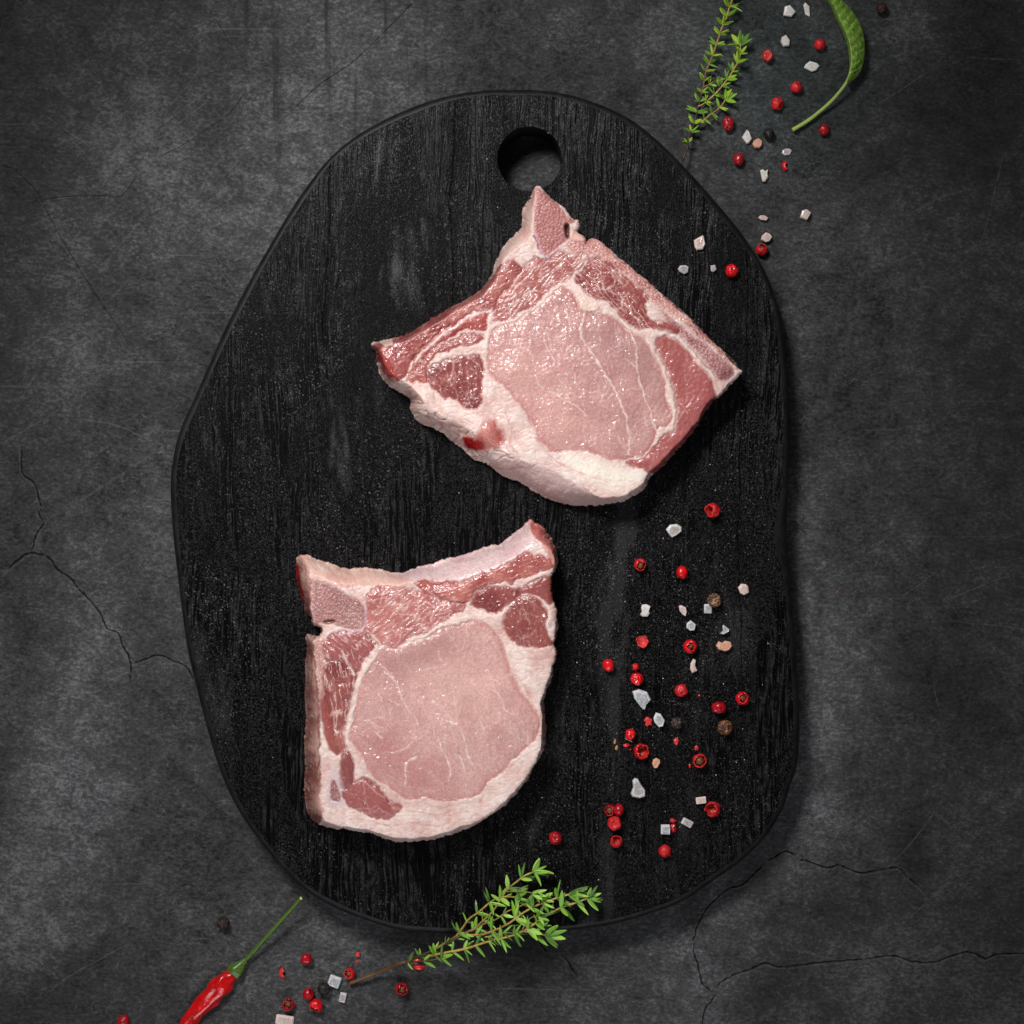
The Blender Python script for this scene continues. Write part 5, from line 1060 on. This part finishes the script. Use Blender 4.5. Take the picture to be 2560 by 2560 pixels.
# ------------------------------------------------------------------ chilli
def build_chili():
    g = lambda l: [(400 + x / 4.83, 2200 + y / 4.83) for x, y in l]
    root = empty('chili_pepper', P(500, 2480, 0), 'glossy red chilli with a long green stem at the bottom left', 'chili pepper')
    cl = g([(900,1120),(850,1170),(790,1225),(690,1320),(590,1425),(490,1530),(400,1640),(335,1745),(285,1860),(250,1980),(225,2090)])
    hw = [64, 92, 112, 128, 118, 98, 92, 94, 84, 56, 8]
    p = catmull(cl, 4, False); rr = np.interp(np.linspace(0, len(hw) - 1, len(p)), range(len(hw)), hw) / 4.83 * S
    path = [P(q[0], q[1], .0002 + r * .62) - root.location for q, r in zip(p, rr)]
    off = Vector((3, 1, 7))
    nf = lambda t, a: 1 + .26 * mnoise.noise(Vector((t * 9, math.cos(a) * 1.5, math.sin(a) * 1.5)) + off) + .14 * mnoise.noise(Vector((t * 20, math.cos(a) * 2.4, math.sin(a) * 2.4)) + off) - .10 * max(0, math.sin(a * 3 + t * 5)) ** 6
    v, f = tube(path, rr, 40, .66, nf); mesh_obj('body', v, f, M_CHILI, root)
    cp = g([(1045,955),(1000,1000),(960,1045),(920,1085),(880,1130)]); cr = [26, 44, 72, 96, 84]
    p = catmull(cp, 4, False); rr = np.interp(np.linspace(0, 4, len(p)), range(5), cr) / 4.83 * S
    path = [P(q[0], q[1], .0004 + max(r * .66, .0026)) - root.location for q, r in zip(p, rr)]
    v, f = tube(path, rr, 30, .72, lambda t, a: 1 + .05 * math.cos(a * 5) + (.10 * math.cos(a * 5) if t > .85 else 0))
    f = f[:-1]
    mesh_obj('calyx', v, f, M_CALYX, root, True, [lin((70, 100, 26)) * (1 + .25 * math.sin(i * .9)) for i in range(len(v))])
    sp = g([(1050,950),(1100,900),(1150,848),(1240,740),(1340,630),(1440,515),(1560,385),(1650,280),(1710,218)]); sr = [28, 24, 23, 21, 22, 21, 20, 19, 20]
    p = catmull(sp, 4, False); rr = np.interp(np.linspace(0, 8, len(p)), range(9), sr) / 4.83 * S
    n = len(p); path = [P(q[0], q[1], .0030 + .010 * (i / (n - 1)) ** 1.2) - root.location for i, q in enumerate(p)]
    v, f = tube(path, rr, 14, 1, lambda t, a: 1 + .10 * math.cos(a * 4 + 1))
    mesh_obj('stem', v, f, M_CALYX, root, True, [(lin((74, 104, 20)) if i < len(v) - 14 else lin((190, 200, 110))) * (1 + .15 * math.sin(i * 2.2)) for i in range(len(v))])
build_chili()

# ------------------------------------------------------------------ sage leaf
def build_sage():
    g = lambda l: [(1660 + x / 3.22, y / 3.22) for x, y in l]
    root = empty('sage_leaf', P(1985, 322, 0), 'single green sage leaf with a long curved pale stem at the top right', 'herb')
    st = g([(1035,1045),(1120,995),(1200,940),(1330,830),(1420,730),(1480,640),(1508,540),(1514,450),(1498,340),(1465,250),(1418,150),(1378,60),(1345,0),(1320,-50),(1290,-110),(1250,-170)])
    p = catmull(st, 5, False); n = len(p)
    zz = lambda i: .0028 + .011 * min(1, max(0, (i - 12) / 25)) - .004 * max(0, (i - 45) / 30)
    path = [P(q[0], q[1], zz(i)) - root.location for i, q in enumerate(p)]
    rr = np.interp(np.linspace(0, 1, n), [0, .25, .45, 1], [15, 12, 9, 3]) / 3.22 * S
    v, f = tube(path, rr, 10, 1)
    cols = []
    for i in range(n):
        c = lin((184, 208, 104)) * (1 - i / n) + lin((132, 168, 84)) * (i / n)
        for k in range(10): cols.append(c * (1.15 if k % 5 < 2 else .85))
    mesh_obj('stem', v, f, M_SAGE, root, True, cols)
    rt = g([(1482,660),(1545,620),(1585,560),(1610,470),(1616,400),(1608,290),(1578,190),(1530,110),(1475,45),(1420,-5),(1370,-50),(1310,-110),(1250,-172)])
    rp = catmull(rt, 6, False); i0 = 24
    mid = p[i0:]; m = 110; K = 18
    def samp(a, t):
        x = t * (len(a) - 1); i = min(int(x), len(a) - 2); return a[i] * (1 - x + i) + a[i + 1] * (x - i)
    def half(outer, K, zfun, nm, up, parent):
        vv = []; cc = []; ff = []
        for i in range(m):
            t = i / (m - 1); a = samp(mid, t); b = outer(t, a)
            zi = zz(i0 + t * (n - 1 - i0))
            for k in range(K):
                s = k / (K - 1); q = a * (1 - s) + b * s
                vein = abs(math.sin((t * 15 - s * 2.2) * math.pi)) ** .5
                net = mnoise.noise(Vector((t * 42, s * 12, 1)))
                vv.append(P(q[0], q[1], zfun(s, zi) + .0008 * vein * (s > .05) + .0009 * net + .0003 * mnoise.noise(Vector((t * 90, s * 26, 3)))) - root.location)
                dk = max(0, mnoise.noise(Vector((t * 5, s * 2, 4)))) * .8 * (1 - t)
                c = (lin((98, 142, 34)) * vein + lin((164, 190, 90)) * (1 - vein)) * (1 + .55 * net + .35 * mnoise.noise(Vector((t * 90, s * 26, 3))))
                if s > .93: c = lin((120, 150, 60))
                cc.append(c * (1 - dk) + lin((62, 48, 34)) * dk)
        for i in range(m - 1):
            for k in range(K - 1):
                a = i * K + k; ff.append((a, a + K, a + K + 1, a + 1) if up else (a, a + 1, a + K + 1, a + K))
        o = mesh_obj(nm, vv, ff, M_SAGE, parent, True, cc)
        md = o.modifiers.new('thick', 'SOLIDIFY'); md.thickness = .0003; return o
    half(lambda t, a: samp(rp, t), K, lambda s, z: z - .0012 * s - (z - .0022) * .45 * s ** 2 + .0004 * math.sin(s * 3.1), 'blade', True, root)
    half(lambda t, a: a + np.array((-5.0 - 4 * math.sin(t * 3), 2)) * min(1, t * 5, (1 - t) * 5 + .05), 6, lambda s, z: z - (z - .0014) * .8 * s, 'folded_edge', False, root)
build_sage()
scene.cycles.max_bounces = 8
